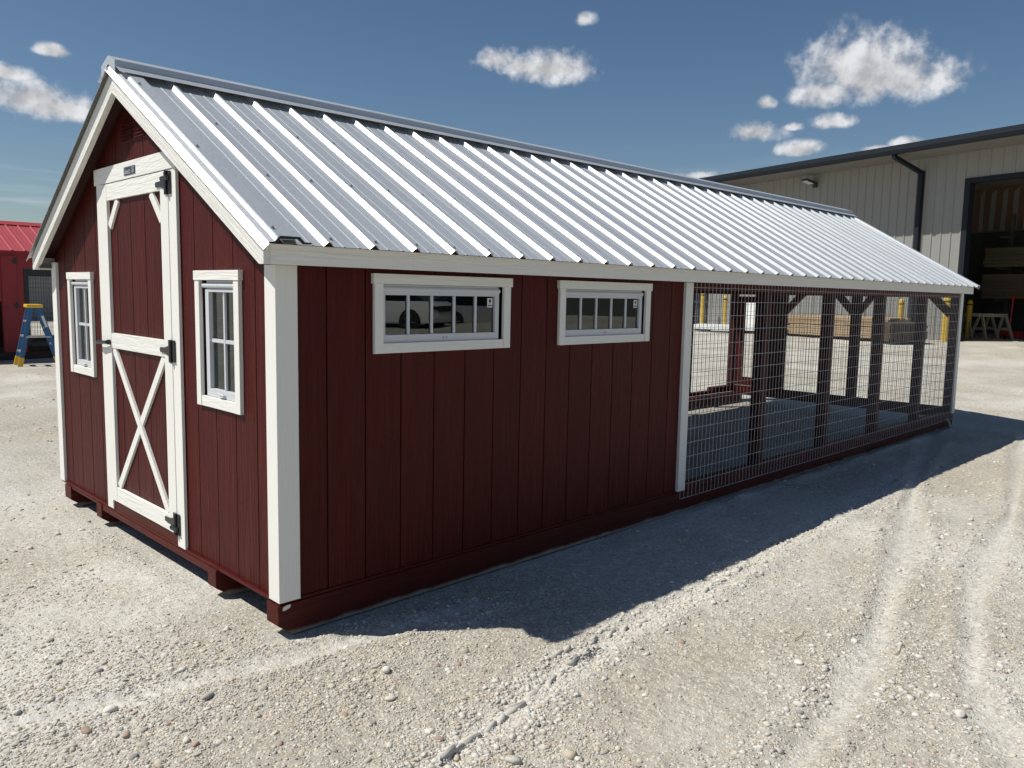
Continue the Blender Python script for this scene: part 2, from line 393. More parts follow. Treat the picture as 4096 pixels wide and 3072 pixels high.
def surface(x, y):
    h = vnoise(x, y, 1.7, 1)*0.035+vnoise(x, y, 0.55, 2)*0.016+vnoise(x, y, 0.19, 3)*0.009
    near = np.exp(-((np.hypot(x+1.0, y+1.5)/7.0)**2))
    h += near*(vnoise(x, y, 0.075, 4)*0.010+vnoise(x, y, 0.036, 5)*0.0075+vnoise(x, y, 0.019, 6)*0.0042)
    dust = np.clip(0.35+vnoise(x, y, 0.9, 8)*1.1+vnoise(x, y, 0.33, 9)*0.6, 0, 1)
    d, s, a = polydist(x, y, T1)
    lug = np.clip(0.25+4.5*(vnoise(a, a*0+1.3, 0.10, 11)+0.45*vnoise(a, a*0+5.1, 0.035, 10)), 0, 1)*np.clip(0.75+1.3*vnoise(a, a*0, 0.6, 12), 0.1, 1.1)*(1-0.65*sstep(1.0, 1.6, x))
    h += 0.034*lug*np.exp(-(d/0.022)**2)*(1+0.8*vnoise(x, y, 0.05, 13))
    h += 0.012*np.exp(-((d-0.10)/0.05)**2)*(s < 0) - 0.010*np.exp(-((d-0.05)/0.05)**2)*(s > 0)
    dust = np.maximum(dust, 0.9*np.exp(-(d/0.16)**2))
    rough = np.zeros_like(x)+np.exp(-(d/0.25)**2)
    for T, w, amp in ((T2, 0.085, 1.0), (T3, 0.07, 0.8), (T4, 0.07, 0.7)):
        d, s, a = polydist(x, y, T)
        wv = w*(0.8+0.9*vnoise(a, a*0+3, 0.7, 14))
        h += amp*(-0.015*np.exp(-(d/wv)**2)+0.014*np.exp(-((d-wv*1.9)/0.045)**2)*(0.6+1.3*vnoise(x, y, 0.09, 15)))
        bars = np.clip(np.sin(a*2*math.pi/0.058+np.where(s > 0, 1, -1)*d*38), -0.2, 0.7)*np.exp(-(d/(wv*1.7))**4)*np.clip(0.5+2.2*vnoise(x, y, 0.5, 20), 0, 1)
        h += 0.0075*bars*amp
        dust = np.maximum(dust, (0.95+0.7*vnoise(x, y, 0.25, 16))*np.exp(-(d/(wv*1.25))**2))
        rough = np.maximum(rough, np.exp(-((d-wv*2)/0.12)**2))
    for T in FAR:
        d, s, a = polydist(x, y, T)
        h += -0.03*np.exp(-(d/0.16)**2)+0.022*np.exp(-((d-0.33)/0.10)**2)*(1+vnoise(x, y, 0.3, 17))
        dust = np.clip(dust-0.35*np.exp(-(d/0.35)**2), 0, 1)
    ax_, ay_ = x+0.02, y+0.225; e1 = ax_*0.95+ay_*0.31; e2 = -ax_*0.31+ay_*0.95
    sm0 = np.exp(-(e1/0.14)**4-(e2/0.038)**2); h = h-0.006*sm0; dust = np.maximum(dust, 1.2*sm0)
    # loose pile of pebbles below the gable corner
    h += 0.018*np.exp(-(((x-0.12)/0.25)**2+((y+0.52)/0.16)**2))
    # spoil pushed against the side skid
    sp_ = np.exp(-((y+0.05)/0.07)**2)*sstep(2.9, 3.8, x)*(1-sstep(8.6, 9.2, x))
    h += 0.05*sp_*(0.4+vnoise(x, y, 0.3, 18)+0.6*vnoise(x, y, 0.11, 19))
    # firm under and beside the coop
    ins = sstep(-0.12, 0.02, x)*(1-sstep(9.0, 9.2, x))*sstep(-0.10, 0.0, y)*(1-sstep(3.05, 3.25, y))
    h = h*(1-0.75*ins) - 0.006*ins
    fade = 1.0
    return gbase(x, y)+h*fade, np.clip(dust, 0, 1), rough
def graded(a, b, step, lo, hi, grow=1.05):
    xs = list(np.arange(a, b+1e-6, step)); d = step; x = xs[-1]
    while x < hi: d = min(d*grow, 60); x += d; xs.append(x)
    d = step; x = a; left = []
    while x > lo: d = min(d*grow, 60); x -= d; left.append(x)
    return np.array(left[::-1]+xs)
gx = graded(-1.35, 3.6, 0.0145, -900, 1500, 1.022)
gy = graded(-2.75, 0.35, 0.0145, -900, 1500, 1.024)
X, Y = np.meshgrid(gx, gy, indexing='ij')
H, DU, RO = surface(X, Y)
nx, ny = X.shape
V = np.stack([X, Y, H], -1).reshape(-1, 3)
idx = np.arange(nx*ny).reshape(nx, ny)
F = np.stack([idx[:-1, :-1], idx[1:, :-1], idx[1:, 1:], idx[:-1, 1:]], -1).reshape(-1, 4)
def fastmesh(name, V, F, n):
    me = bpy.data.meshes.new(name)
    me.vertices.add(len(V)); me.vertices.foreach_set('co', np.ascontiguousarray(V, np.float32).ravel())
    me.loops.add(F.size); me.loops.foreach_set('vertex_index', np.ascontiguousarray(F, np.int32).ravel())
    me.polygons.add(len(F)); me.polygons.foreach_set('loop_start', np.arange(0, F.size, n, dtype=np.int32))
    me.polygons.foreach_set('loop_total', np.full(len(F), n, np.int32))
    me.polygons.foreach_set('use_smooth', np.ones(len(F), bool))
    me.update(calc_edges=True); return me
gme = fastmesh('ground', V, F, 4)
at = gme.attributes.new('dust', 'FLOAT', 'POINT'); at.data.foreach_set('value', DU.astype(np.float32).ravel())
def ground_mat():
    m, t, p = newmat('limestone_dust_and_gravel')
    tc = N(t, 'ShaderNodeTexCoord').outputs['Object']
    a = N(t, 'ShaderNodeAttribute', attribute_name='dust').outputs['Fac']
    sp = N(t, 'ShaderNodeSeparateXYZ'); t.links.new(tc, sp.inputs[0])
    n1 = noise(t, 0.9, tc, 7); n2 = noise(t, 34, tc, 6, 0.7); n3 = noise(t, 130, tc, 4, 0.7)
    tan = ramp(t, n2, [(0.30, (0.25, 0.228, 0.190)), (0.50, (0.395, 0.370, 0.320)), (0.72, (0.53, 0.505, 0.45))])
    pal = ramp(t, n2, [(0.30, (0.40, 0.386, 0.350)), (0.52, (0.56, 0.546, 0.505)), (0.75, (0.68, 0.668, 0.63))])
    df = mth(t, 'ADD', mth(t, 'MULTIPLY', a, 0.9), mth(t, 'MULTIPLY', mth(t, 'SUBTRACT', n1, 0.5), 0.9))
    dr = N(t, 'ShaderNodeMapRange'); t.links.new(df, dr.inputs['Value']); dr.inputs['From Min'].default_value = 0.1; dr.inputs['From Max'].default_value = 0.75
    c = mixc(t, dr.outputs[0], tan, pal)
    # brown, damper patches where lorries turn
    br = noise(t, 0.22, tc, 5)
    bm_ = N(t, 'ShaderNodeMapRange'); t.links.new(br, bm_.inputs['Value']); bm_.inputs['From Min'].default_value = 0.52; bm_.inputs['From Max'].default_value = 0.68
    c = mixc(t, mth(t, 'MULTIPLY', bm_.outputs[0], 0.35), c, (0.34, 0.27, 0.19))
    vo = N(t, 'ShaderNodeTexVoronoi'); vo.inputs['Scale'].default_value = 75; t.links.new(tc, vo.inputs['Vector'])
    vs = N(t, 'ShaderNodeSeparateColor'); t.links.new(vo.outputs['Color'], vs.inputs[0])
    sm = N(t, 'ShaderNodeMapRange'); t.links.new(vs.outputs[0], sm.inputs['Value']); sm.inputs['From Min'].default_value = 0.55; sm.inputs['From Max'].default_value = 0.6
    st_ = ramp(t, vs.outputs[1], [(0.0, (0.26, 0.24, 0.21)), (0.3, (0.50, 0.43, 0.33)), (0.7, (0.62, 0.58, 0.5)), (1.0, (0.70, 0.67, 0.60))])
    c = mixc(t, mth(t, 'MULTIPLY', sm.outputs[0], 0.5), c, st_)
    t.links.new(c, p.inputs['Base Color'])
    p.inputs['Roughness'].default_value = 0.95; p.inputs['Specular IOR Level'].default_value = 0.15
    vd = N(t, 'ShaderNodeMath', operation='SUBTRACT'); vd.inputs[0].default_value = 0.6; t.links.new(vo.outputs['Distance'], vd.inputs[1])
    vo2 = N(t, 'ShaderNodeTexVoronoi'); vo2.inputs['Scale'].default_value = 160; t.links.new(tc, vo2.inputs['Vector'])
    h = mth(t, 'ADD', mth(t, 'MULTIPLY', mth(t, 'MULTIPLY', vd.outputs[0], sm.outputs[0]), 1.4), mth(t, 'MULTIPLY', n2, 1.3))
    h = mth(t, 'ADD', h, mth(t, 'MULTIPLY', n3, 0.5))
    h = mth(t, 'SUBTRACT', h, mth(t, 'MULTIPLY', vo2.outputs['Distance'], 0.35))
    bump(t, p, h, 0.62, 0.011)
    return m
gme.materials.append(ground_mat())
ground = bpy.data.objects.new('ground', gme); COL.objects.link(ground); ground['kind'] = 'structure'
ground['label'] = 'pale crushed-limestone yard with tyre tracks'

# --- gravel: loose pebbles, one mass
def ico(sub):
    bm = bmesh.new(); bmesh.ops.create_icosphere(bm, subdivisions=sub, radius=1.0)
    v = np.array([q.co[:] for q in bm.verts]); bm.verts.index_update()
    f = np.array([[q.index for q in fc.verts] for fc in bm.faces]); bm.free(); return v, f
PAL = np.array([(0.52, 0.475, 0.40), (0.56, 0.53, 0.475), (0.45, 0.39, 0.31), (0.64, 0.62, 0.57), (0.36, 0.33, 0.29), (0.22, 0.215, 0.21), (0.31, 0.19, 0.14), (0.52, 0.42, 0.28)])
PW = np.array([0.25, 0.18, 0.18, 0.12, 0.11, 0.06, 0.03, 0.07])
def scatter(n, rmin, rmax, pts, sub):
    bv, bf = ico(sub); nv = len(bv)
    k = len(pts)
    r = rmin*(rmax/rmin)**(rng.random(k)**2.0)
    z, _, _ = surface(pts[:, 0], pts[:, 1])
    sc = np.stack([r*rng.uniform(0.9, 1.5, k), r*rng.uniform(0.7, 1.1, k), r*rng.uniform(0.4, 0.72, k)], -1)
    jit = 1+rng.uniform(-0.20, 0.20, (k, nv, 1))
    P = bv[None]*jit*sc[:, None, :]
    th = rng.uniform(0, 2*math.pi, k); ti = rng.normal(0, 0.25, k)
    c, s = np.cos(ti)[:, None], np.sin(ti)[:, None]
    y = P[..., 1]*c-P[..., 2]*s; zz = P[..., 1]*s+P[..., 2]*c; x = P[..., 0]
    c, s = np.cos(th)[:, None], np.sin(th)[:, None]
    P = np.stack([x*c-y*s+pts[:, 0, None], x*s+y*c+pts[:, 1, None], zz+(z+sc[:, 2]*rng.uniform(-0.35, 0.3, k))[:, None]], -1)
    Fs = bf[None]+(np.arange(k)*nv)[:, None, None]
    col = PAL[rng.choice(len(PAL), k, p=PW/PW.sum())]*rng.uniform(0.82, 1.12, (k, 1))
    colv = np.repeat(col, nv, axis=0)
    return P.reshape(-1, 3), Fs.reshape(-1, 3), colv
def pick(n, rr, dens):
    out = []
    tot = 0
    while tot < n:
        az = rng.uniform(R(2), R(97), n*2); d = rr[0]*(rr[1]/rr[0])**rng.random(n*2)
        q = np.stack([CAM[0]+d*np.cos(az), CAM[1]+d*np.sin(az)], -1)
        w = dens(q[:, 0], q[:, 1]); q = q[rng.random(len(q)) < w]
        out.append(q); tot += len(q)
    return np.concatenate(out)[:n]
def dens(x, y):
    ins = (x > -0.03) & (x < 3.1) & (y > -0.04) & (y < 3.1)
    left = 0.35+0.65*(1-sstep(-0.3, 0.9, x+y*0.25))
    pat = np.clip(0.40+1.5*vnoise(x, y, 0.8, 31)+0.9*vnoise(x, y, 0.23, 32), 0.03, 1)
    _, du, ro = surface(x, y)
    pile = np.exp(-(((x-0.12)/0.30)**2+((y+0.50)/0.22)**2))
    d2, _, _ = polydist(x, y, T2); d3, _, _ = polydist(x, y, T3); d4, _, _ = polydist(x, y, T4)
    ax_, ay_ = x+0.02, y+0.225; e1 = ax_*0.95+ay_*0.31; e2 = -ax_*0.31+ay_*0.95
    clean = (1-0.97*np.exp(-(e1/0.15)**4-(e2/0.045)**2))*1-0.93*np.exp(-(np.minimum(np.minimum(d2, d3), d4)/0.085)**2)
    return np.where(ins, 0, np.clip((left*pat+0.9*pile+0.35*ro)*clean, 0, 1))
A = [scatter(0, 0.0031, 0.0068, pick(58000, (2.1, 5.6), dens), 1),
     scatter(0, 0.0062, 0.0105, pick(5000, (2.1, 9), dens), 1),
     scatter(0, 0.0085, 0.0145, pick(1100, (2.1, 8), dens), 2),
     scatter(0, 0.011, 0.021, pick(260, (2.2, 9), dens), 2),
     scatter(0, 0.008, 0.02, pick(4200, (5, 16), dens), 1)]
def clod_dens(x, y):
    _, du, ro = surface(x, y); ins = (x > -0.03) & (x < 9.0) & (y > -0.03) & (y < 3.1)
    d1, _, _ = polydist(x, y, T1)
    return np.where(ins, 0, np.clip(0.8*np.exp(-(d1/0.09)**2)+0.35*np.clip(ro-0.35, 0, 1)*np.clip(0.5+2*vnoise(x, y, 0.3, 33), 0, 1), 0, 1))
kp = PAL.copy(); PAL[:] = (0.56, 0.54, 0.50)
A += [scatter(0, 0.0045, 0.016, pick(5200, (2.1, 8), clod_dens), 1)]
PAL[:] = kp
# crisp lumps pressed up by tyre lugs along the first track
wv_, wf_ = [], []
bmw = bmesh.new(); bmesh.ops.create_cube(bmw, size=1.0); bmesh.ops.subdivide_edges(bmw, edges=bmw.edges[:], cuts=1, use_grid_fill=True)
bmesh.ops.triangulate(bmw, faces=bmw.faces[:]); bmw.verts.index_update()
wb0 = np.array([v.co[:] for v in bmw.verts]); wfa = np.array([[v.index for v in f.verts] for f in bmw.faces]); bmw.free()
lump = [(-0.16, -1.205, 0.09), (-0.053, -1.183, 0.085), (0.012, -1.168, 0.05), (0.079, -1.152, 0.09), (0.188, -1.130, 0.075), (0.262, -1.118, 0.045), (0.349, -1.102, 0.09), (0.47, -1.07, 0.06),
        (0.607, -1.04, 0.075), (0.68, -1.03, 0.05), (0.765, -1.019, 0.06), (0.788, -0.902, 0.10), (0.86, -0.90, 0.05), (1.02, -0.915, 0.05), (1.142, -0.92, 0.09), (1.23, -0.93, 0.05), (1.9, -0.94, 0.05), (2.3, -0.90, 0.06)]
lc = []
for i, (lx_, ly_, ll_) in enumerate(lump):
    q = wb0*np.array([ll_, 0.020, 0.030])*np.where(wb0[:, 2:3] > 0.2, np.array([0.85, 0.45, 1.0]), 1.0)
    q = q+rng.normal(0, 0.0022, q.shape); a_ = 0.20+rng.normal(0, 0.12); c_, s_ = math.cos(a_), math.sin(a_)
    z_ = float(surface(np.array([lx_]), np.array([ly_]))[0][0])
    wv_.append(np.stack([q[:, 0]*c_-q[:, 1]*s_+lx_, q[:, 0]*s_+q[:, 1]*c_+ly_, q[:, 2]+z_+0.002], -1)); wf_.append(wfa+i*len(wb0))
A += [(np.concatenate(wv_), np.concatenate(wf_), np.tile(np.array([0.50, 0.48, 0.44]), (len(lump)*len(wb0), 1)))]
vs, fs, cs, k0 = [], [], [], 0
for v_, f_, c_ in A: vs.append(v_); fs.append(f_+k0); cs.append(c_); k0 += len(v_)
pm = fastmesh('gravel', np.concatenate(vs), np.concatenate(fs), 3)
ca = pm.attributes.new('tint', 'FLOAT_COLOR', 'POINT')
cs = np.concatenate(cs); ca.data.foreach_set('color', np.concatenate([cs, np.ones((len(cs), 1))], 1).astype(np.float32).ravel())
def stone_mat():
    m, t, p = newmat('pebble')
    a = N(t, 'ShaderNodeAttribute', attribute_name='tint').outputs['Color']
    tc = N(t, 'ShaderNodeTexCoord').outputs['Object']
    n = noise(t, 120, tc, 4)
    c = mixc(t, mth(t, 'MULTIPLY', n, 0.5), a, (0.56, 0.52, 0.46))
    t.links.new(c, p.inputs['Base Color']); p.inputs['Roughness'].default_value = 0.9; p.inputs['Specular IOR Level'].default_value = 0.2
    bump(t, p, noise(t, 260, tc, 4), 0.5, 0.003); return m
stone_m = stone_mat(); pm.materials.append(stone_m)
gravel = bpy.data.objects.new('gravel', pm); COL.objects.link(gravel)
tag(gravel, 'loose tan and grey pebbles scattered over the limestone yard', 'gravel'); gravel['kind'] = 'stuff'

# --- a few stones and twigs that stand out
def loose_stone(px, py, size, col, label, rz):
    q = ground_hit(px, py); z = float(surface(np.array([q.x]), np.array([q.y]))[0][0])
    bv, bf = ico(3); rs = np.random.default_rng(int(px))
    nn = 1+0.16*np.sin(bv@rs.normal(0, 2.2, (3, 4))+rs.uniform(0, 6, 4)).mean(1)*2
    v = bv*nn[:, None]*np.array(size)*0.5
    v[:, 2] = np.maximum(v[:, 2], -size[2]*0.3)
    me = fastmesh('stone', v, bf, 3)
    a = me.attributes.new('tint', 'FLOAT_COLOR', 'POINT'); a.data.foreach_set('color', np.tile(np.array([*col, 1.0]), (len(v), 1)).astype(np.float32).ravel())
    me.materials.append(stone_m)
    o = bpy.data.objects.new('stone', me); COL.objects.link(o); o.location = (q.x, q.y, z+size[2]*0.2); o.rotation_euler = (0, 0, rz)
    tag(o, label, 'stone', 'loose stones in the yard')
GREY, PALE, BRN = (0.30, 0.29, 0.27), (0.66, 0.63, 0.57), (0.36, 0.24, 0.17)
for a in [(835, 2795, (0.058, 0.026, 0.022), GREY, 'long dark grey stone lying in the lower left gravel', 0.3),
          (910, 2520, (0.034, 0.024, 0.020), PALE, 'angular white stone alone just left of the near skid end', 0.5),
          (440, 2850, (0.050, 0.036, 0.026), PALE, 'largest pale rounded stone in the lower left foreground', 0.0),
          (505, 2945, (0.030, 0.022, 0.018), BRN, 'rounded brown stone near the bottom left of the yard', 0.9),
          (780, 2990, (0.030, 0.026, 0.018), BRN, 'flat tan brown pebble at the bottom edge left of centre', 0.2),
          (1545, 2700, (0.036, 0.030, 0.026), PALE, 'whitest lump on the pebble pile below the gable corner', 0.4),
          (3060, 2258, (0.036, 0.03, 0.026), (0.52, 0.5, 0.46), 'grey lump sitting beside the long shadow edge', 0.4),
          (2914, 2292, (0.040, 0.03, 0.028), PALE, 'pale clod lying right on the long shadow edge', 0.2),
          (3842, 2270, (0.042, 0.026, 0.02), GREY, 'grey flat stone far right between the tyre tracks', -0.2),
          (3840, 2860, (0.052, 0.036, 0.026), (0.6, 0.57, 0.52), 'large pale stone near the lower right corner', 0.1)]:
    loose_stone(*a)
def twig(px, py, L, rz, label):
    q = ground_hit(px, py); z = float(surface(np.array([q.x]), np.array([q.y]))[0][0])
    mb = MB(); p0 = Vector((-L/2, 0, 0.004)); rs = random.Random(px)
    for i in range(5):
        p1 = p0+Vector((L/5, rs.uniform(-0.006, 0.006), rs.uniform(-0.002, 0.003))); mb.tube(p0, p1, 0.0022-0.0002*i, 0.002-0.0002*i, 6); p0 = p1
    o = mb.build('twig', MATS['twig_bark']); o.location = (q.x, q.y, z+0.002); o.rotation_euler = (0, 0, rz)
    tag(o, label, 'twig', 'dry twigs on the yard')
plain('twig_bark', (0.25, 0.18, 0.11), 0.9, vary=0.3)
twig(3590, 2605, 0.16, 0.25, 'dry brown twig lying across the right hand tyre track')
twig(3200, 2550, 0.13, 0.1, 'short dry stick in the gravel below the long shadow')
twig(3860, 2560, 0.12, -0.4, 'bent dry twig at the far right of the yard')

# ------------------------------------------------------------------ the chicken coop
WID, LEN = 3.0646, 8.9904
T = 0.019                                   # siding plane set back behind the trim
coop = wroot('chicken_coop', 'long maroon coop with white trim, ribbed metal roof and wire run', 'chicken coop', (4.5, WID/2, GZ))
def rakeline(y, z0=1.4506, y0=-0.079):       # underside of the roof at a given y
    yy = y if y <= WID/2 else WID-y
    return z0+SLP*(yy-y0)
def boards(parent, edges, axis, plane, thick, zlo, ztop, holes, mat, name='siding_board', gap=0.0065):
    """vertical boards between the edges, with openings cut out; ztop(y) may slope"""
    for a, b in zip(edges[:-1], edges[1:]):
        a0, b0 = a+gap/2, b-gap/2
        cuts = sorted(set([a0, b0]+[c for h in holes for c in h[:2] if a0 < c < b0]+([WID/2] if axis == 'y' and a0 < WID/2 < b0 else [])))
        mb = MB(); mlo = MB(); ncol = nsplit = 0
        for c0, c1 in zip(cuts[:-1], cuts[1:]):
            ncol += 1
            mid = (c0+c1)/2; spans = [(zlo, None)]
            for h in sorted([h for h in holes if h[0] < mid < h[1]], key=lambda h: h[2]):
                lo, hi = spans.pop(); spans.append((lo, h[2])); spans.append((h[3], None))
            nsplit += len(spans) > 1
            for lo, hi in spans:
                h0, h1 = (ztop(c0), ztop(c1)) if hi is None else (hi, hi)
                if min(h0, h1) <= lo+0.03: continue
                (mb if hi is None else mlo).prism([(c0, lo), (c1, lo), (c1, h1), (c0, h0)], 'x' if axis == 'y' else 'y', plane, plane+thick)
        if ncol == nsplit:
            for q in (mb, mlo):
                if q.v: part(q, name, mat, parent)
        else:
            mb.add(mlo.v, mlo.f); part(mb, name, mat, parent)

# windows: local description (position of the left edge along the wall)
LW = [(0.488, 1.38), (0.488+1.268, 1.38+1.268)]
long_holes = [(a+0.03, b-0.03, 1.10, 1.395) for a, b in LW]
GW = [0.0, 1.948]
gable_holes = [(0.36+s, 0.76+s, 0.81, 1.40) for s in GW]+[(1.04, 2.04, 0.03, 1.95)]

# --- side wall
sw = part(MB().box(0.03, 3.06, T+0.012, T+0.018, 0.0, 1.10).box(0.03, 3.06, T+0.012, T+0.018, 1.395, 1.50).box(0.03, 0.52, T+0.012, T+0.018, 1.10, 1.395)
          .box(1.35, 1.786, T+0.012, T+0.018, 1.10, 1.395).box(2.618, 3.06, T+0.012, T+0.018, 1.10, 1.395), 'side_wall', groove_m, coop)
boards(sw, [0.0505]+[0.2537+0.2032*i for i in range(14)]+[3.06], 'x', T, 0.012, 0.004, lambda x: 1.50, long_holes, red_z)
# --- front gable wall
gy_ = [0.010, 0.2105, 0.413, 0.6145, 0.8165, 1.018, 1.220, 1.422, 1.624, 1.826, 2.018, 2.2155, 2.4205, 2.6255, 2.8285, 3.055]
mb = MB()
gx0, gx1 = T+0.012, T+0.018
for a, b, lo, hi in [(0.02, 0.36, 0, 1.47), (0.76, 1.04, 0, 1.9), (2.04, 2.308, 0, 1.9), (2.708, 3.045, 0, 1.47), (0.36, 0.76, 0, 0.81), (2.308, 2.708, 0, 0.81), (0.36, 0.76, 1.40, 1.66), (2.308, 2.708, 1.40, 1.66)]:
    mb.box(gx0, gx1, a, b, lo, hi)
mb.prism([(1.04, 1.95), (2.04, 1.95), (2.04, 2.10), (WID/2, 2.36), (1.04, 2.10)], 'x', gx0, gx1)
gw = part(mb, 'front_gable_wall', groove_m, coop)
boards(gw, gy_, 'y', T, 0.012, 0.004, lambda y: rakeline(y)+0.03, gable_holes, red_z)
# --- far long wall of the coop room, partition, floor
mb = MB().box(0.03, 3.06, WID-T-0.012, WID-T, 0.004, 1.50)
bw = part(mb, 'rear_side_wall', red_z, coop)
mb = MB()
py_ = [(0.04, 0.38), (0.72, 2.28), (2.66, WID-0.04)]
for a, b in py_: mb.box(3.03, 3.045, a, b, 0.0, 1.5)
for a, b in ((0.38, 0.72), (2.28, 2.66)): mb.box(3.03, 3.045, a, b, 0.0, 0.92).box(3.03, 3.045, a, b, 1.32, 1.5)
mb.prism([(0.04, 1.5), (WID-0.04, 1.5), (WID/2, 2.36)], 'x', 3.03, 3.045)
part(mb, 'partition_wall', red_z, coop)
part(MB().box(0.03, 3.06, 0.03, WID-0.03, -0.008, 0.008), 'floor', dark_in, coop)

def diamond(mp, u0, u1, z0, z1, step=0.020, rise=2.1, w=0.0022):
    mb = MB(); H_ = z1-z0; Wd = u1-u0
    for sgn in (1, -1):
        k = -int(H_/rise/step)-1
        while k*step < Wd+H_/rise:
            ua = u0+k*step; ub = ua+H_/rise; za, zb = z0, z1
            if sgn < 0: ua, ub = ub, ua
            # clip in u
            pts = [(ua, za), (ub, zb)]
            if pts[0][0] > pts[1][0]: pts = pts[::-1]
            (p0, q0), (p1, q1) = pts
            if p1 > u0 and p0 < u1:
                m = (q1-q0)/(p1-p0)
                if p0 < u0: q0 += m*(u0-p0); p0 = u0
                if p1 > u1: q1 -= m*(p1-u1); p1 = u1
                if p1-p0 > 0.002: mb.bar(mp(p0, q0), mp(p1, q1), w, 0.0012, upv=mp(0, 0)-mp(0, 0) if False else (1, 0.01, 0))
            k += 1
    return mb
sticker_m = plain('sticker_white', (0.68, 0.69, 0.68), 0.5)
ink_m = plain('printed_black', (0.012, 0.013, 0.016), 0.5)

# --- side windows
for s in (0.0, 1.268):
    tr = part(MB().box(0.488+s, 1.380+s, -0.004, T, 1.385, 1.432), 'window', white_x, coop, bevel=0.0015)
    part(MB().box(0.497+s, 0.545+s, 0.0, T, 1.063, 1.3845), 'side_casing', white_z, tr, bevel=0.0015)
    part(MB().box(1.322+s, 1.370+s, 0.0, T, 1.063, 1.3845), 'side_casing', white_z, tr, bevel=0.0015)
    part(MB().box(0.5455+s, 1.3215+s, 0.003, T, 1.063, 1.110), 'sill_casing', white_x, tr, bevel=0.0015)
    fr = MB()
    fr.box(0.548+s, 1.298+s, 0.016, 0.060, 1.110, 1.148).box(0.548+s, 0.566+s, 0.016, 0.060, 1.148, 1.334).box(1.270+s, 1.298+s, 0.016, 0.060, 1.148, 1.334)
    fr.box(0.548+s, 1.298+s, 0.016, 0.060, 1.334, 1.352)
    fr.lathe([(0.013, 0.548+s), (0.013, 1.298+s)], (0, 0.020, 1.3615), 14, 'x')
    fr.box(0.548+s, 1.298+s, 0.022, 0.060, 1.352, 1.384)
    part(fr, 'window_frame', vinyl, tr, bevel=0.0015)
    part(MB().box(0.566+s, 1.270+s, 0.030, 0.033, 1.148, 1.334), 'pane', glass_m, tr)
    for mxx in (0.705, 0.849, 0.993, 1.137):
        part(MB().box(mxx-0.007+s, mxx+0.007+s, 0.021, 0.0295, 1.1485, 1.3335), 'muntin', vinyl, tr, bevel=0.001)
    part(MB().box(1.225+s, 1.262+s, 0.0285, 0.0296, 1.277, 1.325), 'sticker', sticker_m, tr)
    part(MB().prism([(1.234+s, 1.318), (1.252+s, 1.318), (1.249+s, 1.305), (1.244+s, 1.297), (1.238+s, 1.303)], 'y', 0.0278, 0.0284)
         .prism([(1.229+s, 1.290), (1.258+s, 1.290), (1.258+s, 1.284), (1.229+s, 1.284)], 'y', 0.0278, 0.0284), 'sticker_print', ink_m, tr)
    part(MB().lathe([(0.004, 0.013), (0.004, 0.0165)], (0.918+s, 0, 1.129), 8, 'y').lathe([(0.004, 0.013), (0.004, 0.0165)], (0.938+s, 0, 1.129), 8, 'y'), 'screw_pair', screw_m, tr)
# --- gable windows
for s in GW:
    y0 = 0.0+s
    tr = part(MB().box(-0.004, T, 0.321+y0, 0.787+y0, 1.387, 1.432), 'window', white_y, coop, bevel=0.0015)
    part(MB().box(0.0, T, 0.331+y0, 0.380+y0, 0.785, 1.3865), 'side_casing', white_z, tr, bevel=0.0015)
    part(MB().box(0.0, T, 0.737+y0, 0.784+y0, 0.785, 1.3865), 'side_casing', white_z, tr, bevel=0.0015)
    part(MB().box(0.003, T, 0.3805+y0, 0.7365+y0, 0.785, 0.834), 'sill_casing', white_y, tr, bevel=0.0015)
    fr = MB().box(0.014, 0.060, 0.384+y0, 0.698+y0, 0.836, 0.874).box(0.014, 0.060, 0.384+y0, 0.402+y0, 0.874, 1.332).box(0.014, 0.060, 0.662+y0, 0.698+y0, 0.874, 1.332)
    fr.box(0.014, 0.060, 0.384+y0, 0.698+y0, 1.332, 1.346).box(0.022, 0.060, 0.384+y0, 0.698+y0, 1.346, 1.386)
    fr.lathe([(0.012, 0.384+y0), (0.012, 0.715+y0)], (0.016, 0, 1.362), 14, 'y')
    part(fr, 'window_frame', vinyl, tr, bevel=0.0015)
    part(MB().box(0.034, 0.037, 0.402+y0, 0.662+y0, 0.874, 1.332), 'pane', glass_m, tr)
    part(MB().box(0.022, 0.0335, 0.515+y0, 0.529+y0, 0.8745, 1.3315), 'muntin', vinyl, tr, bevel=0.001)
    part(MB().box(0.0235, 0.0330, 0.4025+y0, 0.5145+y0, 1.095, 1.112).box(0.0235, 0.0330, 0.5295+y0, 0.6615+y0, 1.095, 1.112), 'muntin', vinyl, tr, bevel=0.001)
    part(MB().tube((0.004, 0.50+y0, 0.853), (0.004, 0.565+y0, 0.858), 0.005, 0.004, 8).tube((0.016, 0.502+y0, 0.853), (0.002, 0.502+y0, 0.853), 0.005, 0.004, 8)
         .tube((0.004, 0.50+y0, 0.848), (0.004, 0.545+y0, 0.840), 0.003, 0.003, 8), 'latch', vinyl, tr, smooth=True)
    dm = diamond(lambda u, z: Vector((0.064, u, z)), 0.39+y0, 0.70+y0, 0.85, 1.38)
    part(dm, 'diamond_screen', screen_m, tr, kind='stuff')
for a, b in ((0.38, 0.72), (2.28, 2.66)):
    part(diamond(lambda u, z: Vector((3.026, u, z)), a, b, 0.92, 1.32, step=0.024, rise=1.5, w=0.003), 'diamond_screen', screen_m, coop, kind='stuff')

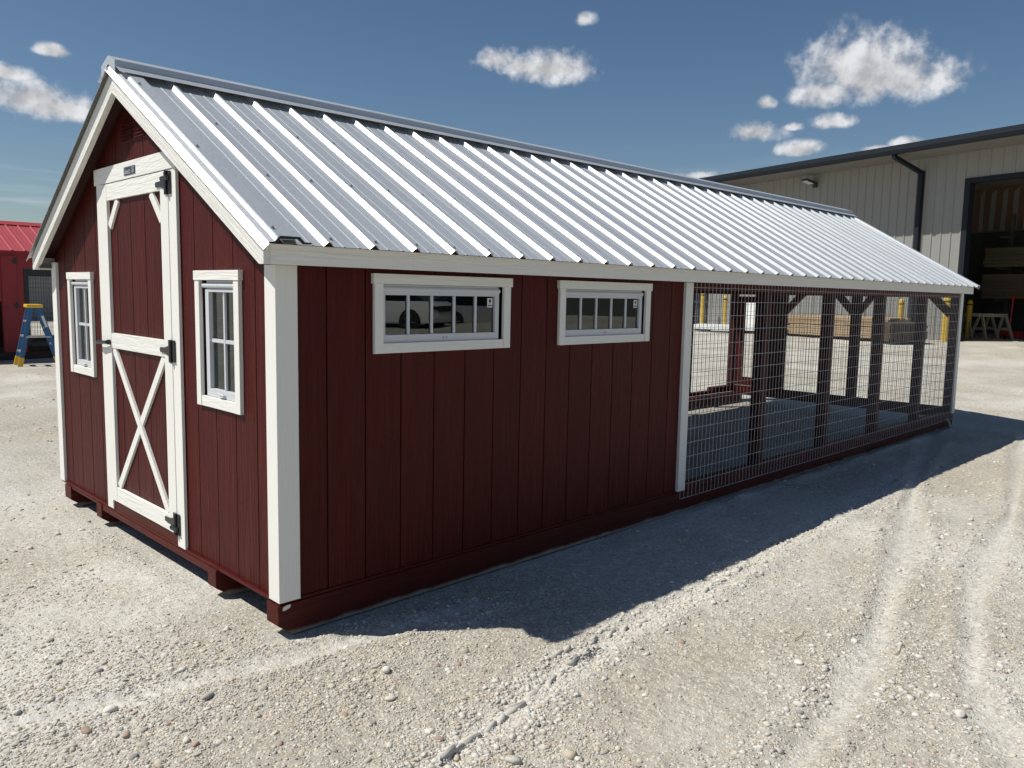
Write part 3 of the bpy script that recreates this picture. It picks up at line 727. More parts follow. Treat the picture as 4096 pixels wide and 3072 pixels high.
# --- corner boards
cb = part(MB().prism([(0, 0), (0.1025, 0), (0.1025, T), (T, T), (T, 0.092), (0, 0.092)], 'z', 0.0, 1.452), 'corner_board', white_z, coop, bevel=0.0018)
part(MB().prism([(0, WID), (0.1025, WID), (0.1025, WID-T), (T, WID-T), (T, WID-0.092), (0, WID-0.092)], 'z', 0.0, 1.500), 'corner_board', white_z, coop, bevel=0.0018)
part(MB().box(3.037, 3.125, -0.004, T, 0.0, 1.450), 'corner_board', white_z, coop, bevel=0.0018)
part(MB().box(8.900, LEN, -0.006, T-0.002, 0.012, 1.450), 'corner_board', white_z, coop, bevel=0.0018)
part(MB().box(3.037, 3.125, WID-T, WID+0.004, 0.0, 1.450), 'corner_board', white_z, coop, bevel=0.0018)

# --- door
TH = 0.020
dr = part(MB().box(T+0.004, T+0.018, 1.070, 2.012, 0.066, 1.926), 'door', groove_m, coop)
boards(dr, [1.100, 1.217, 1.424, 1.630, 1.836, 1.99], 'y', T-0.002, 0.008, 0.07, lambda y: 1.92, [], red_z, 'door_board')
for a, b, m in ((1.0665, 1.163, white_z), (1.942, 2.0145, white_z)):
    part(MB().box(-0.002, T-0.0025, a, b, 0.062, 1.930), 'stile', m, dr, bevel=0.0015)
for a, b in ((1.838, 1.9295), (0.989, 1.077), (0.0625, 0.151)):
    part(MB().box(-0.001, T-0.0025, 1.1635, 1.9415, a, b), 'rail', white_y, dr, bevel=0.0015)
def brace(p, q, w, x0, x1, name='brace'):
    (ya, za), (yb, zb) = p, q; L = math.hypot(yb-ya, zb-za); nx_, nz_ = -(zb-za)/L*w/2, (yb-ya)/L*w/2
    part(MB().prism([(ya+nx_, za+nz_), (yb+nx_, zb+nz_), (yb-nx_, zb-nz_), (ya-nx_, za-nz_)], 'x', x0, x1), name, white_z, dr, bevel=0.001)
brace((1.922, 0.985), (1.185, 0.155), 0.046, 0.0015, T-0.0025)
def half_brace(p, q): brace(p, q, 0.046, 0.0035, T-0.0025)
half_brace((1.188, 0.985), (1.535, 0.594)); half_brace((1.572, 0.549), (1.915, 0.160))
half_brace((1.792, 1.834), (1.925, 1.690)); half_brace((1.306, 1.834), (1.172, 1.690))
# door casing
part(MB().box(0.0, T-0.003, 0.972, 1.0625, 0.002, 1.9335), 'door_casing', white_z, coop, bevel=0.0015)
part(MB().box(0.0, T-0.003, 2.0185, 2.110, 0.004, 1.9335), 'door_casing', white_z, coop, bevel=0.0015)
part(MB().box(-0.004, T-0.003, 0.970, 2.135, 1.9345, 2.025), 'door_header', white_y, coop, bevel=0.0015)
part(MB().box(0.008, 0.020, 1.063, 2.018, 0.0, 0.060), 'threshold', red_y, coop)
# hinges and latch
for zc, knob in ((1.867, 0.022), (1.026, None), (0.121, -0.026)):
    hb_ = MB().box(-0.009, -0.0025, 1.022, 1.052, zc-0.056, zc+0.056).box(-0.009, -0.0025, 1.066, 1.096, zc-0.056, zc+0.056)
    hb_.prism([(1.096, zc-0.026), (1.096, zc+0.026), (1.15, zc+0.014), (1.205, zc+0.013), (1.212, zc), (1.205, zc-0.013), (1.15, zc-0.014)], 'x', -0.0075, -0.0025)
    hb_.tube((-0.012, 1.059, zc-0.058), (-0.012, 1.059, zc+0.058), 0.0085, n=10)
    hg = part(hb_, 'hinge', black_metal, dr, smooth=True)
    if knob is not None:
        part(MB().tube((-0.012, 1.03, zc+knob), (-0.012, 1.105, zc+knob), 0.0135, 0.0135, 14).lathe([(0.0135, 0), (0.012, 0.006), (0.006, 0.011)], (-0.012, 1.105, zc+knob), 14, 'y'), 'hinge_spring', black_metal, dr, smooth=True)
lt = MB().tube((0.0, 1.962, 1.022), (-0.022, 1.962, 1.022), 0.016, 0.014, 14).tube((-0.026, 1.952, 1.022), (-0.030, 2.09, 1.016), 0.010, 0.011, 10)
lt.tube((-0.030, 2.09, 1.016), (-0.022, 2.135, 1.010), 0.011, 0.008, 10)
part(lt, 'door_latch', black_metal, dr, smooth=True)
# maker's plate
pl = part(MB().box(-0.0075, -0.0042, 1.478, 1.638, 1.951, 1.994), 'name_plate', plain('plate_charcoal', (0.030, 0.036, 0.048), 0.4, vary=0.1), coop, bevel=0.0008)
letter_m = plain('plate_lettering', (0.55, 0.57, 0.6), 0.5)
fc_ = bpy.data.curves.new('lettering', 'FONT'); fc_.body = 'QUALITY'; fc_.size = 0.0235; fc_.extrude = 0.0002
fo_ = bpy.data.objects.new('lettering', fc_); COL.objects.link(fo_)
dg = bpy.context.evaluated_depsgraph_get(); tm = bpy.data.meshes.new_from_object(fo_.evaluated_get(dg))
COL.objects.unlink(fo_); bpy.data.objects.remove(fo_)
tv = np.array([v.co[:] for v in tm.vertices]); wtx = tv[:, 0].max()
off = OFFS[coop.name]
for v in tm.vertices:
    x, y, z = v.co; v.co = (-0.0079-z-off[0], 1.628-x*0.088/wtx-off[1], 1.962+y*0.9-off[2])
tm.materials.append(letter_m)
lo_ = bpy.data.objects.new('lettering', tm); COL.objects.link(lo_); lo_.parent = pl
mb = MB().box(-0.0080, -0.0076, 1.540, 1.628, 1.9575, 1.9595).prism([(1.629, 1.975), (1.626, 1.975), (1.620, 1.990), (1.612, 1.992), (1.618, 1.986)], 'x', -0.0080, -0.0076)
for i, zz in enumerate((1.986, 1.979, 1.972, 1.966, 1.960)): mb.box(-0.0080, -0.0076, 1.488+0.004*(i % 2), 1.525-0.004*(i % 3), zz-0.0011, zz+0.0011)
part(mb, 'printed_lines', letter_m, pl)

# --- gable vent louvre
vt = part(MB().prism([(1.35, 2.13), (1.72, 2.13), (1.72, 2.245), (WID/2, 2.345), (1.35, 2.245)], 'x', T-0.004, T+0.002), 'vent', red_y, coop)
for i in range(11):
    z = 2.142+i*0.0175
    hw = min(0.17, (2.345-z)/SLP-0.02)
    if hw > 0.03:
        for a, b in ((-hw, -0.012), (0.012, hw)):
            part(MB().prism([(T-0.004, z), (T-0.015, z-0.002), (T-0.004, z+0.012)], 'y', WID/2+a, WID/2+b), 'louvre', red_y, vt)

# --- eaves: fascia, rakes
OV, EY = 0.0917, 0.079
part(MB().box(-OV+0.0305, LEN+OV-0.0305, -EY, -EY+0.018, 1.4506, 1.5320), 'fascia', white_x, coop, bevel=0.0015)
part(MB().box(-OV+0.0305, LEN+OV-0.0305, WID+EY-0.018, WID+EY, 1.4506, 1.5320), 'fascia', white_x, coop, bevel=0.0015)
part(MB().box(-OV+0.02, LEN+OV-0.02, -EY+0.018, T, 1.462, 1.470).box(-OV+0.02, LEN+OV-0.02, WID-T, WID+EY-0.018, 1.462, 1.470), 'soffit', dark_in, coop)
def rz_(y): return rakeline(y)
for x0, x1 in ((-OV, -OV+0.030), (LEN+OV-0.030, LEN+OV)):
    for sgn, m in ((1, white_r1), (-1, white_r2)):
        f = (lambda y: y) if sgn > 0 else (lambda y: WID-y)
        ya, yb = -EY-0.0005, WID/2
        part(MB().prism([(f(ya), 1.4504), (f(-0.041), 1.4504), (f(yb), rakeline(yb)-0.022), (f(yb), rakeline(yb)+0.088), (f(ya), rakeline(ya)+0.088)], 'x', x0 if sgn > 0 else x0+0.0005, x1), 'rake_board', m, coop, bevel=0.0015)

# --- roof: deck, panels, flashings, ridge cap, screws
EYR = -0.135
def rp(y): return 1.530+SLP*(y-EYR)          # flat of the roof sheet
rf = part(MB().prism([(-EY+0.018, rp(-EY)-0.032), (WID/2, rp(WID/2)-0.032), (WID+EY-0.018, rp(-EY)-0.032), (WID+EY-0.018, rp(-EY)-0.010), (WID/2, rp(WID/2)-0.010), (-EY+0.018, rp(-EY)-0.010)],
                     'x', -OV+0.0302, LEN+OV-0.0302), 'roof', groove_m, coop)
cA = math.cos(PANG); sA = math.sin(PANG)
P9 = 0.2286
def sheet(x0, n):
    """section across one sheet with n pitches, a major rib every 9 inches and two low ribs between"""
    q = []
    for i in range(n):
        b = x0+i*P9
        q += [(b-0.024, 0), (b-0.008, 0.019), (b+0.008, 0.019), (b+0.024, 0)]
        for c in (0.076, 0.152): q += [(b+c-0.008, 0), (b+c-0.003, 0.0022), (b+c+0.003, 0.0022), (b+c+0.008, 0)]
    b = x0+n*P9
    q += [(b-0.024, 0), (b-0.008, 0.0195), (b+0.008, 0.0195), (b+0.022, 0.002)]
    return q
X0 = 0.172
def roof_sheet(x0, n, side, lift):
    q = sheet(x0, n); vs, fs = [], []
    for k, yy in enumerate((EYR, WID/2-0.045)):
        for x, h in q:
            h += lift
            y = yy-h*sA; z = rp(yy)+h*cA
            vs.append((x, y if side > 0 else WID-y, z))
    m = len(q); fs = [(i, i+1, m+i+1, m+i) for i in range(m-1)]
    mb = MB(); mb.add(vs, fs)
    return part(mb, 'roof_sheet', roof_m, rf)
for side in (1, -1):
    i = 0; x = X0-P9
    k = 0
    while x < LEN-0.1:
        n = min(4, int(round((LEN+0.09-x)/P9)))
        if n < 1: break
        roof_sheet(x, n, side, 0.0006*(k % 2)); x += n*P9; k += 1
# rake flashing (folded sheet over both gable edges)
def flashing(xo, dirx, side):
    sec = [(-0.026, -0.026), (-0.024, -0.024), (-0.004, 0.001), (0.029, 0.0125), (0.034, 0.0225), (0.100, 0.0235), (0.112, 0.0050), (0.128, 0.0045)]
    vs = []
    for yy in (EYR-0.006, WID/2-0.002):
        for a, h in sec:
            y = yy-h*sA; z = rp(yy)+h*cA
            vs.append((xo+dirx*a, y if side > 0 else WID-y, z))
    m = len(sec); mb = MB(); mb.add(vs, [(i, i+1, m+i+1, m+i) for i in range(m-1)])
    o = part(mb, 'rake_flashing', roof_m, rf)
    md = o.modifiers.new('thickness', 'SOLIDIFY'); md.thickness = 0.0016; md.offset = 0
for xo, dx in ((-OV, 1), (LEN+OV, -1)):
    for side in (1, -1): flashing(xo, dx, side)
# closure strip, black foam, showing at the near eave corner
fo = MB().prism([(-0.10, 1.534), (-0.078, 1.536), (-0.055, 1.560), (0.030, 1.560), (0.052, 1.540), (0.083, 1.540), (0.083, 1.533), (0.048, 1.532), (0.024, 1.551), (-0.050, 1.551), (-0.070, 1.530), (-0.10, 1.528)], 'y', EYR-0.016, EYR-0.004)
part(fo, 'foam_closure', plain('black_foam', (0.012, 0.014, 0.016), 0.7), rf)
# ridge cap
cs_ = [(-0.165, -0.085), (-0.161, -0.0825), (-0.104, -0.048), (-0.100, -0.0155), (-0.0, 0.022)]
full = cs_+[(-a, b) for a, b in cs_[:-1]][::-1]
RZ = rp(WID/2)+0.028
mb = MB(); vs = []
for xx in (-OV-0.012, LEN+OV+0.012):
    for a, b in full: vs.append((xx, WID/2+a, RZ+b))
m = len(full); mb.add(vs, [(i, i+1, m+i+1, m+i) for i in range(m-1)])
mb.add([(-OV-0.013, WID/2+a, RZ+b) for a, b in ((-0.099, -0.017), (0, 0.021), (0.099, -0.017), (0.10, -0.075), (0, -0.02), (-0.10, -0.075))], [(0, 1, 2, 3, 4, 5)])
rc = part(mb, 'ridge_cap', roof_m, rf)
md = rc.modifiers.new('thickness', 'SOLIDIFY'); md.thickness = 0.0015; md.offset = 0
# screws
sm_ = MB().lathe([(0.0075, 0), (0.0075, 0.0015), (0.0042, 0.002), (0.0042, 0.007)], (0, 0, 0), 6)
first = None
def screw(x, y, h, side=1):
    global first
    yy = y-h*sA; z = rp(y)+h*cA
    if first is None:
        first = sm_.build('screw', screw_m, rf, off=(0, 0, 0))
        o = first
    else: o = share(first, 'screw', rf)
    o.location = (x-off[0], yy-off[1], z-off[2]); o.rotation_euler = (PANG, 0, 0)
for i in range(0, 39):
    for j, yy in enumerate((-0.075, 0.46, 0.98)):
        screw(X0+i*P9+0.046, yy, 0.001)
for i in range(0, 39, 1):
    screw(X0+i*P9, WID/2-0.140, 0.026)
for yy in (-0.06, 0.62, 1.28): screw(-OV+0.045, yy, 0.025)

# --- skids and floor rim
def skid(y0, y1, x1):
    x0 = -0.004
    part(MB().prism([(x0, -0.012), (x0, -0.102), (x0+0.072, GZ+0.001), (x1-0.05, GZ+0.001), (x1, -0.115), (x1, -0.012)], 'y', y0, y1), 'skid', skid_m, coop, bevel=0.003)
for a, b, c in ((0.004, 0.107, LEN-0.02), (0.612, 0.702, 3.2), (2.225, 2.317, 3.2), (2.830, 2.958, LEN-0.02)): skid(a, b, c)
part(MB().box(0.006, 3.06, 0.012, WID-0.012, -0.0115, 0.0035), 'floor_rim', red_y, coop, bevel=0.001)
part(MB().box(0.002, 0.045, 0.704, 2.223, -0.048, -0.012), 'door_sill_joist', red_y, coop, bevel=0.002)
part(MB().box(0.002, 0.045, 2.319, 2.828, -0.026, -0.012), 'door_sill_joist', red_y, coop, bevel=0.002)
part(MB().prism([(0.016, -0.028), (0.020, -0.020), (0.036, -0.015), (0.052, -0.014), (0.056, -0.020), (0.050, -0.030), (0.030, -0.036), (0.018, -0.037)], 'y', 0.0015, 0.0045), 'paint_smear', chip_m, coop)

# --- wire run: posts, rails, braces, mesh
shaded_post = grain('shaded_red_post', (0.050, 0.0095, 0.0085), (0.066, 0.013, 0.011), 'z', 0.6, 0.3, 0.003, across=26, spec=0.2)  # coop red darkened, so the run's shade sits in the posts' colour
def post(x0, x1, y0, y1, z0, z1, m=shaded_post, name='run_post'): return part(MB().box(x0, x1, y0, y1, z0, z1), name, m, coop, bevel=0.002)
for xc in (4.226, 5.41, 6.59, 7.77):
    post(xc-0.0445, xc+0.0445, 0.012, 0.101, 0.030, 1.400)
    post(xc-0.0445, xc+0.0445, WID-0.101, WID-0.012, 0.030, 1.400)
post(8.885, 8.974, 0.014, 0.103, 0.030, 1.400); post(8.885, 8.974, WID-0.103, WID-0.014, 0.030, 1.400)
for y0 in (0.012, WID-0.101):
    part(MB().box(3.062, 8.974, y0, y0+0.089, 1.4005, 1.500), 'top_rail', red_x, coop, bevel=0.002)
    part(MB().box(3.062, 8.974, y0, y0+0.089, -0.0115, 0.0295), 'bottom_plate', red_x, coop, bevel=0.002)
part(MB().box(8.37, 8.884, WID-0.12, WID-0.012, 0.030, 0.076), 'bottom_plate', red_x, coop, bevel=0.002)
part(MB().box(8.930, 8.972, 0.104, WID-0.104, -0.050, 0.082), 'end_rail', red_y, coop, bevel=0.002)
part(MB().box(8.886, 8.973, 0.1035, WID-0.1035, 1.4008, 1.49), 'end_rail', red_y, coop, bevel=0.002)
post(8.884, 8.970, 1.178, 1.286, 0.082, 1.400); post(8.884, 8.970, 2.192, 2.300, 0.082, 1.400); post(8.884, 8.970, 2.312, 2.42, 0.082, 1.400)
def knee(p, q, w=0.089):
    (ya, za), (yb, zb) = p, q; L = math.hypot(yb-ya, zb-za); a_, b_ = -(zb-za)/L*w/2, (yb-ya)/L*w/2
    part(MB().prism([(ya+a_, za+b_), (yb+a_, zb+b_), (yb-a_, zb-b_), (ya-a_, za-b_)], 'x', 8.905, 8.955), 'knee_brace', red_y, coop)
knee((1.235, 1.150), (1.505, 1.440)); knee((1.229, 1.150), (1.015, 1.440), 0.075)
knee((0.105, 1.20), (0.345, 1.440)); knee((2.215, 1.165), (1.955, 1.440))
# end door of the run
ed = part(MB().box(8.925, 8.962, 2.83, 2.948, 0.090, 1.372), 'run_door', red_z, coop, bevel=0.002)
part(MB().box(8.925, 8.962, 2.425, 2.515, 0.090, 1.372), 'stile', red_z, ed, bevel=0.002)
for a, b in ((1.284, 1.371), (0.091, 0.21)): part(MB().box(8.926, 8.961, 2.5155, 2.8295, a, b), 'rail', red_y, ed, bevel=0.002)
# gable end above the run
part(MB().prism([(0.02, 1.50), (WID-0.02, 1.50), (WID/2, 2.36)], 'x', 8.962, 8.974), 'end_gable_wall', red_z, coop)
def wiregrid(mp, u0, u1, z0, z1, du=0.0508, dz=0.0983, r=0.00155, ref=(1, 0, 0)):
    mb = MB(); u = u0; k = 0
    while u <= u1+1e-6:
        jx = random.uniform(-0.0012, 0.0012)
        a, b = mp(u+jx, z0, 0), mp(u-jx, z1, 0); mb.bar(a, b, 2*r, 2*r, upv=ref); u += du
    z = z0
    while z <= z1+1e-6: mb.bar(mp(u0, z, 1), mp(u1, z, 1), 2*r, 2*r); z += dz
    return mb
part(wiregrid(lambda u, z, k: Vector((u, 0.0015-0.0026*k, z)), 3.073, 8.965, -0.057, 1.46), 'wire_mesh', wire_m, coop, kind='stuff')
part(wiregrid(lambda u, z, k: Vector((u, WID-0.003+0.0026*k, z)), 3.073, 8.965, -0.057, 1.46), 'wire_mesh', wire_m, coop, kind='stuff')
part(wiregrid(lambda u, z, k: Vector((8.980+0.0026*k, u, z)), 0.03, 3.04, -0.02, 1.46), 'wire_mesh', wire_m, coop, kind='stuff')
# rope loop at the far end of the skid
mb = MB(); pts = [(8.70, -0.004, -0.035), (8.715, -0.030, -0.060), (8.745, -0.040, -0.115), (8.762, -0.040, -0.142), (8.772, -0.036, -0.125), (8.755, -0.028, -0.075), (8.725, -0.006, -0.038)]
for a, b in zip(pts[:-1], pts[1:]): mb.tube(a, b, 0.010, 0.010, 8)
part(mb, 'rope_loop', rope_m, coop, smooth=True)

# ------------------------------------------------------------------ red shed and stepladder at the left
barn_red = plain('bright_red_siding', (0.27, 0.015, 0.022), 0.5, vary=0.12, bscale=60, bstr=0.1)
barn_roof = plain('red_roof_sheet', (0.40, 0.06, 0.065), 0.38, 0.0, vary=0.06)
frame_blk = plain('blue_black_frame', (0.012, 0.018, 0.024), 0.45)
dark_wood = plain('dark_skid', (0.05, 0.03, 0.025), 0.8)
SY = 15.2
shed = wroot('red_shed', 'bright red coop with red metal roof standing behind the stepladder', 'shed', (3.0, 16.5, GZ))
def srp(y): return 1.985+0.40*(y-14.95)
mb = MB().box(2.38, 2.80, SY, SY+0.04, 0.0, 1.97)
swl = part(mb, 'front_wall', barn_red, shed)
part(MB().box(-3.0, 2.379, SY, SY+0.04, 1.0, 1.97).box(-3.0, 1.2, SY, SY+0.04, 0.0, 1.0), 'front_wall', barn_red, shed)
part(MB().box(2.801, 6.5, SY, SY+0.04, 1.66, 1.97), 'front_beam', barn_red, shed)
sd = part(MB().box(2.395, 2.655, SY-0.022, SY-0.001, 0.0, 1.90), 'shed_door', barn_red, shed, bevel=0.004)
for zc in (1.80, 0.93, 0.11):
    part(MB().box(2.615, 2.665, SY-0.034, SY-0.0225, zc-0.055, zc+0.055).box(2.575, 2.615, SY-0.032, SY-0.0225, zc-0.02, zc+0.02), 'hinge', black_metal, sd)
part(MB().box(2.43, 2.49, SY-0.030, SY-0.0225, 0.885, 0.91), 'handle_slot', black_metal, sd)
part(MB().box(2.78, 2.86, SY-0.02, SY+0.06, 0.12, 1.655).box(2.86, 6.5, SY-0.02, SY+0.06, 1.525, 1.655).box(2.86, 6.5, SY-0.02, SY+0.06, 0.10, 0.175).box(4.5, 4.58, SY-0.02, SY+0.06, 0.175, 1.525), 'mesh_frame', frame_blk, shed, bevel=0.004)
part(MB().box(2.78, 2.86, 17.75, 17.81, 0.0, 1.655).box(2.86, 6.5, 17.75, 17.81, 1.525, 1.655).box(2.86, 6.5, 17.75, 17.81, 0.0, 0.175), 'mesh_frame', frame_blk, shed)
part(wiregrid(lambda u, z, k: Vector((u, SY+0.01+0.004*k, z)), 2.88, 6.4, 0.19, 1.50, r=0.0022), 'wire_mesh', black_metal, shed, kind='stuff')
part(wiregrid(lambda u, z, k: Vector((u, 17.77+0.004*k, z)), 2.88, 6.4, 0.19, 1.50, r=0.0022), 'wire_mesh', black_metal, shed, kind='stuff')
part(MB().box(-3.0, 2.78, 17.75, 17.80, 0.0, 2.0).box(-3.0, -2.95, SY+0.05, 17.74, 0, 1.97).box(2.66, 2.70, SY+0.05, 17.74, 0.0, 1.97), 'inner_wall', dark_in, shed)
part(MB().box(-3.0, 6.5, SY, SY+0.1, GZ+0.0, 0.0).box(-3.0, 6.5, 17.7, 17.8, GZ+0.0, 0.0), 'skid', dark_wood, shed)
part(MB().box(-3.0, 6.5, SY+0.1, SY+0.5, 0.0, 0.095), 'floor_rim', dark_wood, shed)
srf = part(MB().prism([(14.97, srp(14.97)-0.04), (16.5, srp(16.5)-0.04), (18.03, srp(14.97)-0.04), (18.03, srp(14.97)-0.012), (16.5, srp(16.5)-0.012), (14.97, srp(14.97)-0.012)], 'x', -3.2, 6.7), 'roof', barn_red, shed)
sa_ = math.atan(0.40)
for side in (1, -1):
    x = 2.548-P9*24
    while x < 6.6:
        n = min(4, int((6.75-x)/P9)); q = sheet(x, n) if n > 0 else None
        if not q: break
        vs = []
        for yy in (14.95, 16.48):
            for a, h in q:
                y = yy-h*math.sin(sa_); vs.append((a, y if side > 0 else 33.0-y, srp(yy)+h*math.cos(sa_)))
        m = len(q); mb = MB(); mb.add(vs, [(i, i+1, m+i+1, m+i) for i in range(m-1)]); part(mb, 'roof_sheet', barn_roof, srf)
        x += n*P9
part(MB().prism([(16.36, srp(16.36)+0.022), (16.5, srp(16.5)+0.045), (16.64, srp(16.36)+0.022), (16.5, srp(16.5)+0.030)], 'x', -3.25, 6.75), 'ridge_cap', barn_roof, srf)

lad = root('stepladder', 'small blue stepladder with yellow top in front of the red shed', 'ladder', (*ground_hit(144, 1462)[:2], GZ), R(-6))
blue_f = plain('blue_fibreglass', (0.030, 0.115, 0.27), 0.45, vary=0.08); yel_p = plain('yellow_plastic', (0.72, 0.43, 0.035), 0.5, vary=0.12)
alu = plain('aluminium', (0.55, 0.55, 0.53), 0.4, 0.7)
MB().box(-0.13, 0.13, -0.20, 0.20, 1.075, 1.135).build('top_cap', yel_p, lad, bevel=0.012)
for s in (-1, 1):
    fr_ = MB().bar((-0.06, s*0.165, 1.07), (-0.285, s*0.235, 0.0), 0.028, 0.075, upv=(1, 0, 0.35)).build('front_rail', blue_f, lad)
    MB().bar((-0.249, s*0.226, 0.17), (-0.287, s*0.237, 0.0), 0.034, 0.085, upv=(1, 0, 0.35)).build('foot', yel_p, fr_, bevel=0.004)
    rr_ = MB().bar((0.07, s*0.165, 1.07), (0.40, s*0.225, 0.0), 0.026, 0.060, upv=(1, 0, -0.35)).build('rear_rail', blue_f, lad)
    MB().bar((0.354, s*0.217, 0.15), (0.403, s*0.226, 0.0), 0.032, 0.070, upv=(1, 0, -0.35)).build('foot', yel_p, rr_, bevel=0.004)
for z in (0.28, 0.56, 0.83):
    w = 0.235-0.07*z/1.07; x = -0.285+0.225*z/1.07
    MB().box(x-0.04, x+0.04, -w, w, z-0.02, z+0.012).build('step', alu, lad, bevel=0.003)
MB().box(-0.17, 0.24, -0.215, -0.205, 0.53, 0.55).box(-0.17, 0.24, 0.205, 0.215, 0.53, 0.55).build('spreader', alu, lad)
MB().bar((0.277, -0.205, 0.40), (0.277, 0.205, 0.40), 0.03, 0.03).bar((0.184, -0.19, 0.70), (0.184, 0.19, 0.70), 0.03, 0.03).build('rear_brace', alu, lad)
MB().bar((0.108, -0.192, 0.93), (0.172, -0.203, 0.72), 0.004, 0.045, upv=(1, 0, 0.3)).build('label_plate', sticker_m, lad)

# ------------------------------------------------------------------ warehouse
WY = R(74); WD = Vector((math.cos(WY), math.sin(WY), 0)); WO = Vector((27.25, 14.44, 0.21))
# local frame: +X along the wall to the left of the picture, +Y into the building
beige = None
def wall_mat():
    m, t, p = newmat('beige_wall_sheet')
    n = noise(t, 0.5, objvec(t, rnd=False), 5)
    c = mixc(t, n, (0.24, 0.238, 0.228), (0.272, 0.27, 0.258))
    st_ = noise(t, 1.0, objvec(t, (6, 6, 0.25), rnd=False), 4)
    c = mixc(t, mth(t, 'MULTIPLY', st_, 0.25), c, (0.22, 0.214, 0.198))
    t.links.new(c, p.inputs['Base Color']); p.inputs['Roughness'].default_value = 0.5; return m
beige = wall_mat()
char_m = plain('charcoal_trim', (0.012, 0.016, 0.023), 0.55, vary=0.1, spec=0.2)
conc = plain('concrete_slab', (0.40, 0.37, 0.32), 0.85, vary=0.12, bscale=30)
wh = bpy.data.objects.new('warehouse', None); COL.objects.link(wh)
# the wall's local x axis runs along WD, local y points away from the yard
ny_ = Vector((WD.y, -WD.x, 0))
wh.matrix_world = Matrix(((WD.x, ny_.x, 0, WO.x), (WD.y, ny_.y, 0, WO.y), (0, 0, -1 if False else 1, WO.z), (0, 0, 0, 1)))
# WD x ny_ is -z: mirror the frame so that it stays right handed
wh.matrix_world = Matrix.LocRotScale(WO, Euler((0, 0, WY)), None)
tag(wh, 'large beige metal warehouse with dark gutter and open bay', 'warehouse')
# in this right-handed frame +y is towards the yard, so depth into the building is negative y
def wb(mb, name, mat, parent=wh, **k): return mb.build(name, mat, parent, off=(0, 0, 0), **k)
def uz(px, py, v=0.0):
    n = np.array([-WD.y, WD.x, 0]); q = on_plane(px, py, n, n@np.array(WO)-v) - WO
    return q.dot(WD), q.z
ud, zd = uz(3750+320/2.37, 700+75/2.37)      # inner top corner of the bay
UL, DTOP = ud, zd
UR = UL-4.9
WT = 5.66
def panel(u0, z0, z1, n=3, pitch=0.3048):
    q = []
    for i in range(n):
        b = u0+i*pitch; q += [(b, 0.004), (b+0.018, 0.032), (b+0.05, 0.032), (b+0.07, 0.004)]
        for c in (0.14, 0.22): q += [(b+c-0.014, 0.004), (b+c, 0.010), (b+c+0.014, 0.004)]
    q.append((u0+n*pitch, 0.004))
    vs = [(u, h, z) for z in (z0, z1) for u, h in q]; m = len(q)
    mb = MB(); mb.add(vs, [(i, i+1, m+i+1, m+i) for i in range(m-1)]); return mb
PW_ = 0.9144
def panels(u0, n, z0, z1):
    f = wb(panel(0, z0, z1), 'wall_panel', beige, core); f.location = (u0, 0, 0)
    for i in range(1, n): share(f, 'wall_panel', core, (u0+i*PW_, 0, 0))
core = wb(MB().box(UL+0.16, UL+0.16+PW_*34, -0.15, 0.0, 0.0, WT).box(UR-0.16-PW_*8, UR-0.16, -0.15, 0.0, 0.0, WT).box(UR-0.16, UL+0.16, -0.15, 0.0, DTOP+0.14, WT), 'wall', dark_in)
panels(UL+0.16, 34, 0.0, WT); panels(UR-0.16-PW_*8, 8, 0.0, WT)
nh = 5; f = wb(panel(0, DTOP+0.14, WT, 3, (UL-UR+0.32)/nh/3), 'wall_panel', beige, core); f.location = (UR-0.16, 0, 0)
for i in range(1, nh): share(f, 'wall_panel', core, (UR-0.16+i*(UL-UR+0.32)/nh, 0, 0))
wb(MB().box(UL, UL+0.16, -0.20, 0.045, 0, DTOP+0.14).box(UR-0.16, UR, -0.20, 0.045, 0, DTOP+0.14).box(UR, UL, -0.20, 0.045, DTOP, DTOP+0.14), 'bay_frame', char_m, bevel=0.004)
OVH = 1.40
uu, gzb = uz(2600+1900/1.4786, 400+252/1.4786, -OVH)
U0, U1 = UR-8.0, UL+31.5
wrf = wb(MB().prism([(OVH+0.02, gzb+0.12), (OVH+0.02, gzb+0.17), (-14.0, gzb+1.45), (-28.0, gzb+0.17), (-28.0, gzb+0.12), (-14.0, gzb+1.40)], 'x', U0, U1), 'roof', char_m)
gt = wb(MB().prism([(OVH-0.02, gzb), (OVH+0.12, gzb), (OVH+0.16, gzb+0.10), (OVH+0.15, gzb+0.24), (OVH-0.02, gzb+0.24)], 'x', U0, U1), 'gutter', char_m, wrf)
wb(MB().box(U0, U1, 0.0, OVH-0.02, gzb+0.02, gzb+0.05), 'soffit', plain('soffit_beige', (0.17, 0.165, 0.155), 0.6), wrf)
for k, (ax, ay) in enumerate(((1450, 320), (390, 485), (None, None))):
    ux = uz(2600+ax/1.4786, 400+ay/1.4786, -OVH)[0] if ax else uz(3550, 1230)[0]-0.0
    if ax is None: continue
    wb(MB().bar((ux, OVH+0.02, gzb+0.02), (ux, OVH+0.02, gzb-0.10), 0.11, 0.11, (0, 1, 0)).bar((ux, OVH+0.06, gzb-0.06), (ux, 0.10, gzb-0.42), 0.11, 0.11).bar((ux, 0.10, gzb-0.37), (ux, 0.10, 0.05), 0.13, 0.12, (0, 1, 0)), 'downspout', char_m)
lx, lz = uz(2600+985/1.4786, 400+495/1.4786)
wl_ = wb(MB().box(lx-0.07, lx+0.07, 0.034, 0.12, lz-0.14, lz+0.02).bar((lx, 0.10, lz-0.02), (lx+0.08, 0.52, lz+0.10), 0.30, 0.07), 'wall_light', plain('lamp_bronze', (0.03, 0.03, 0.03), 0.4), bevel=0.004)
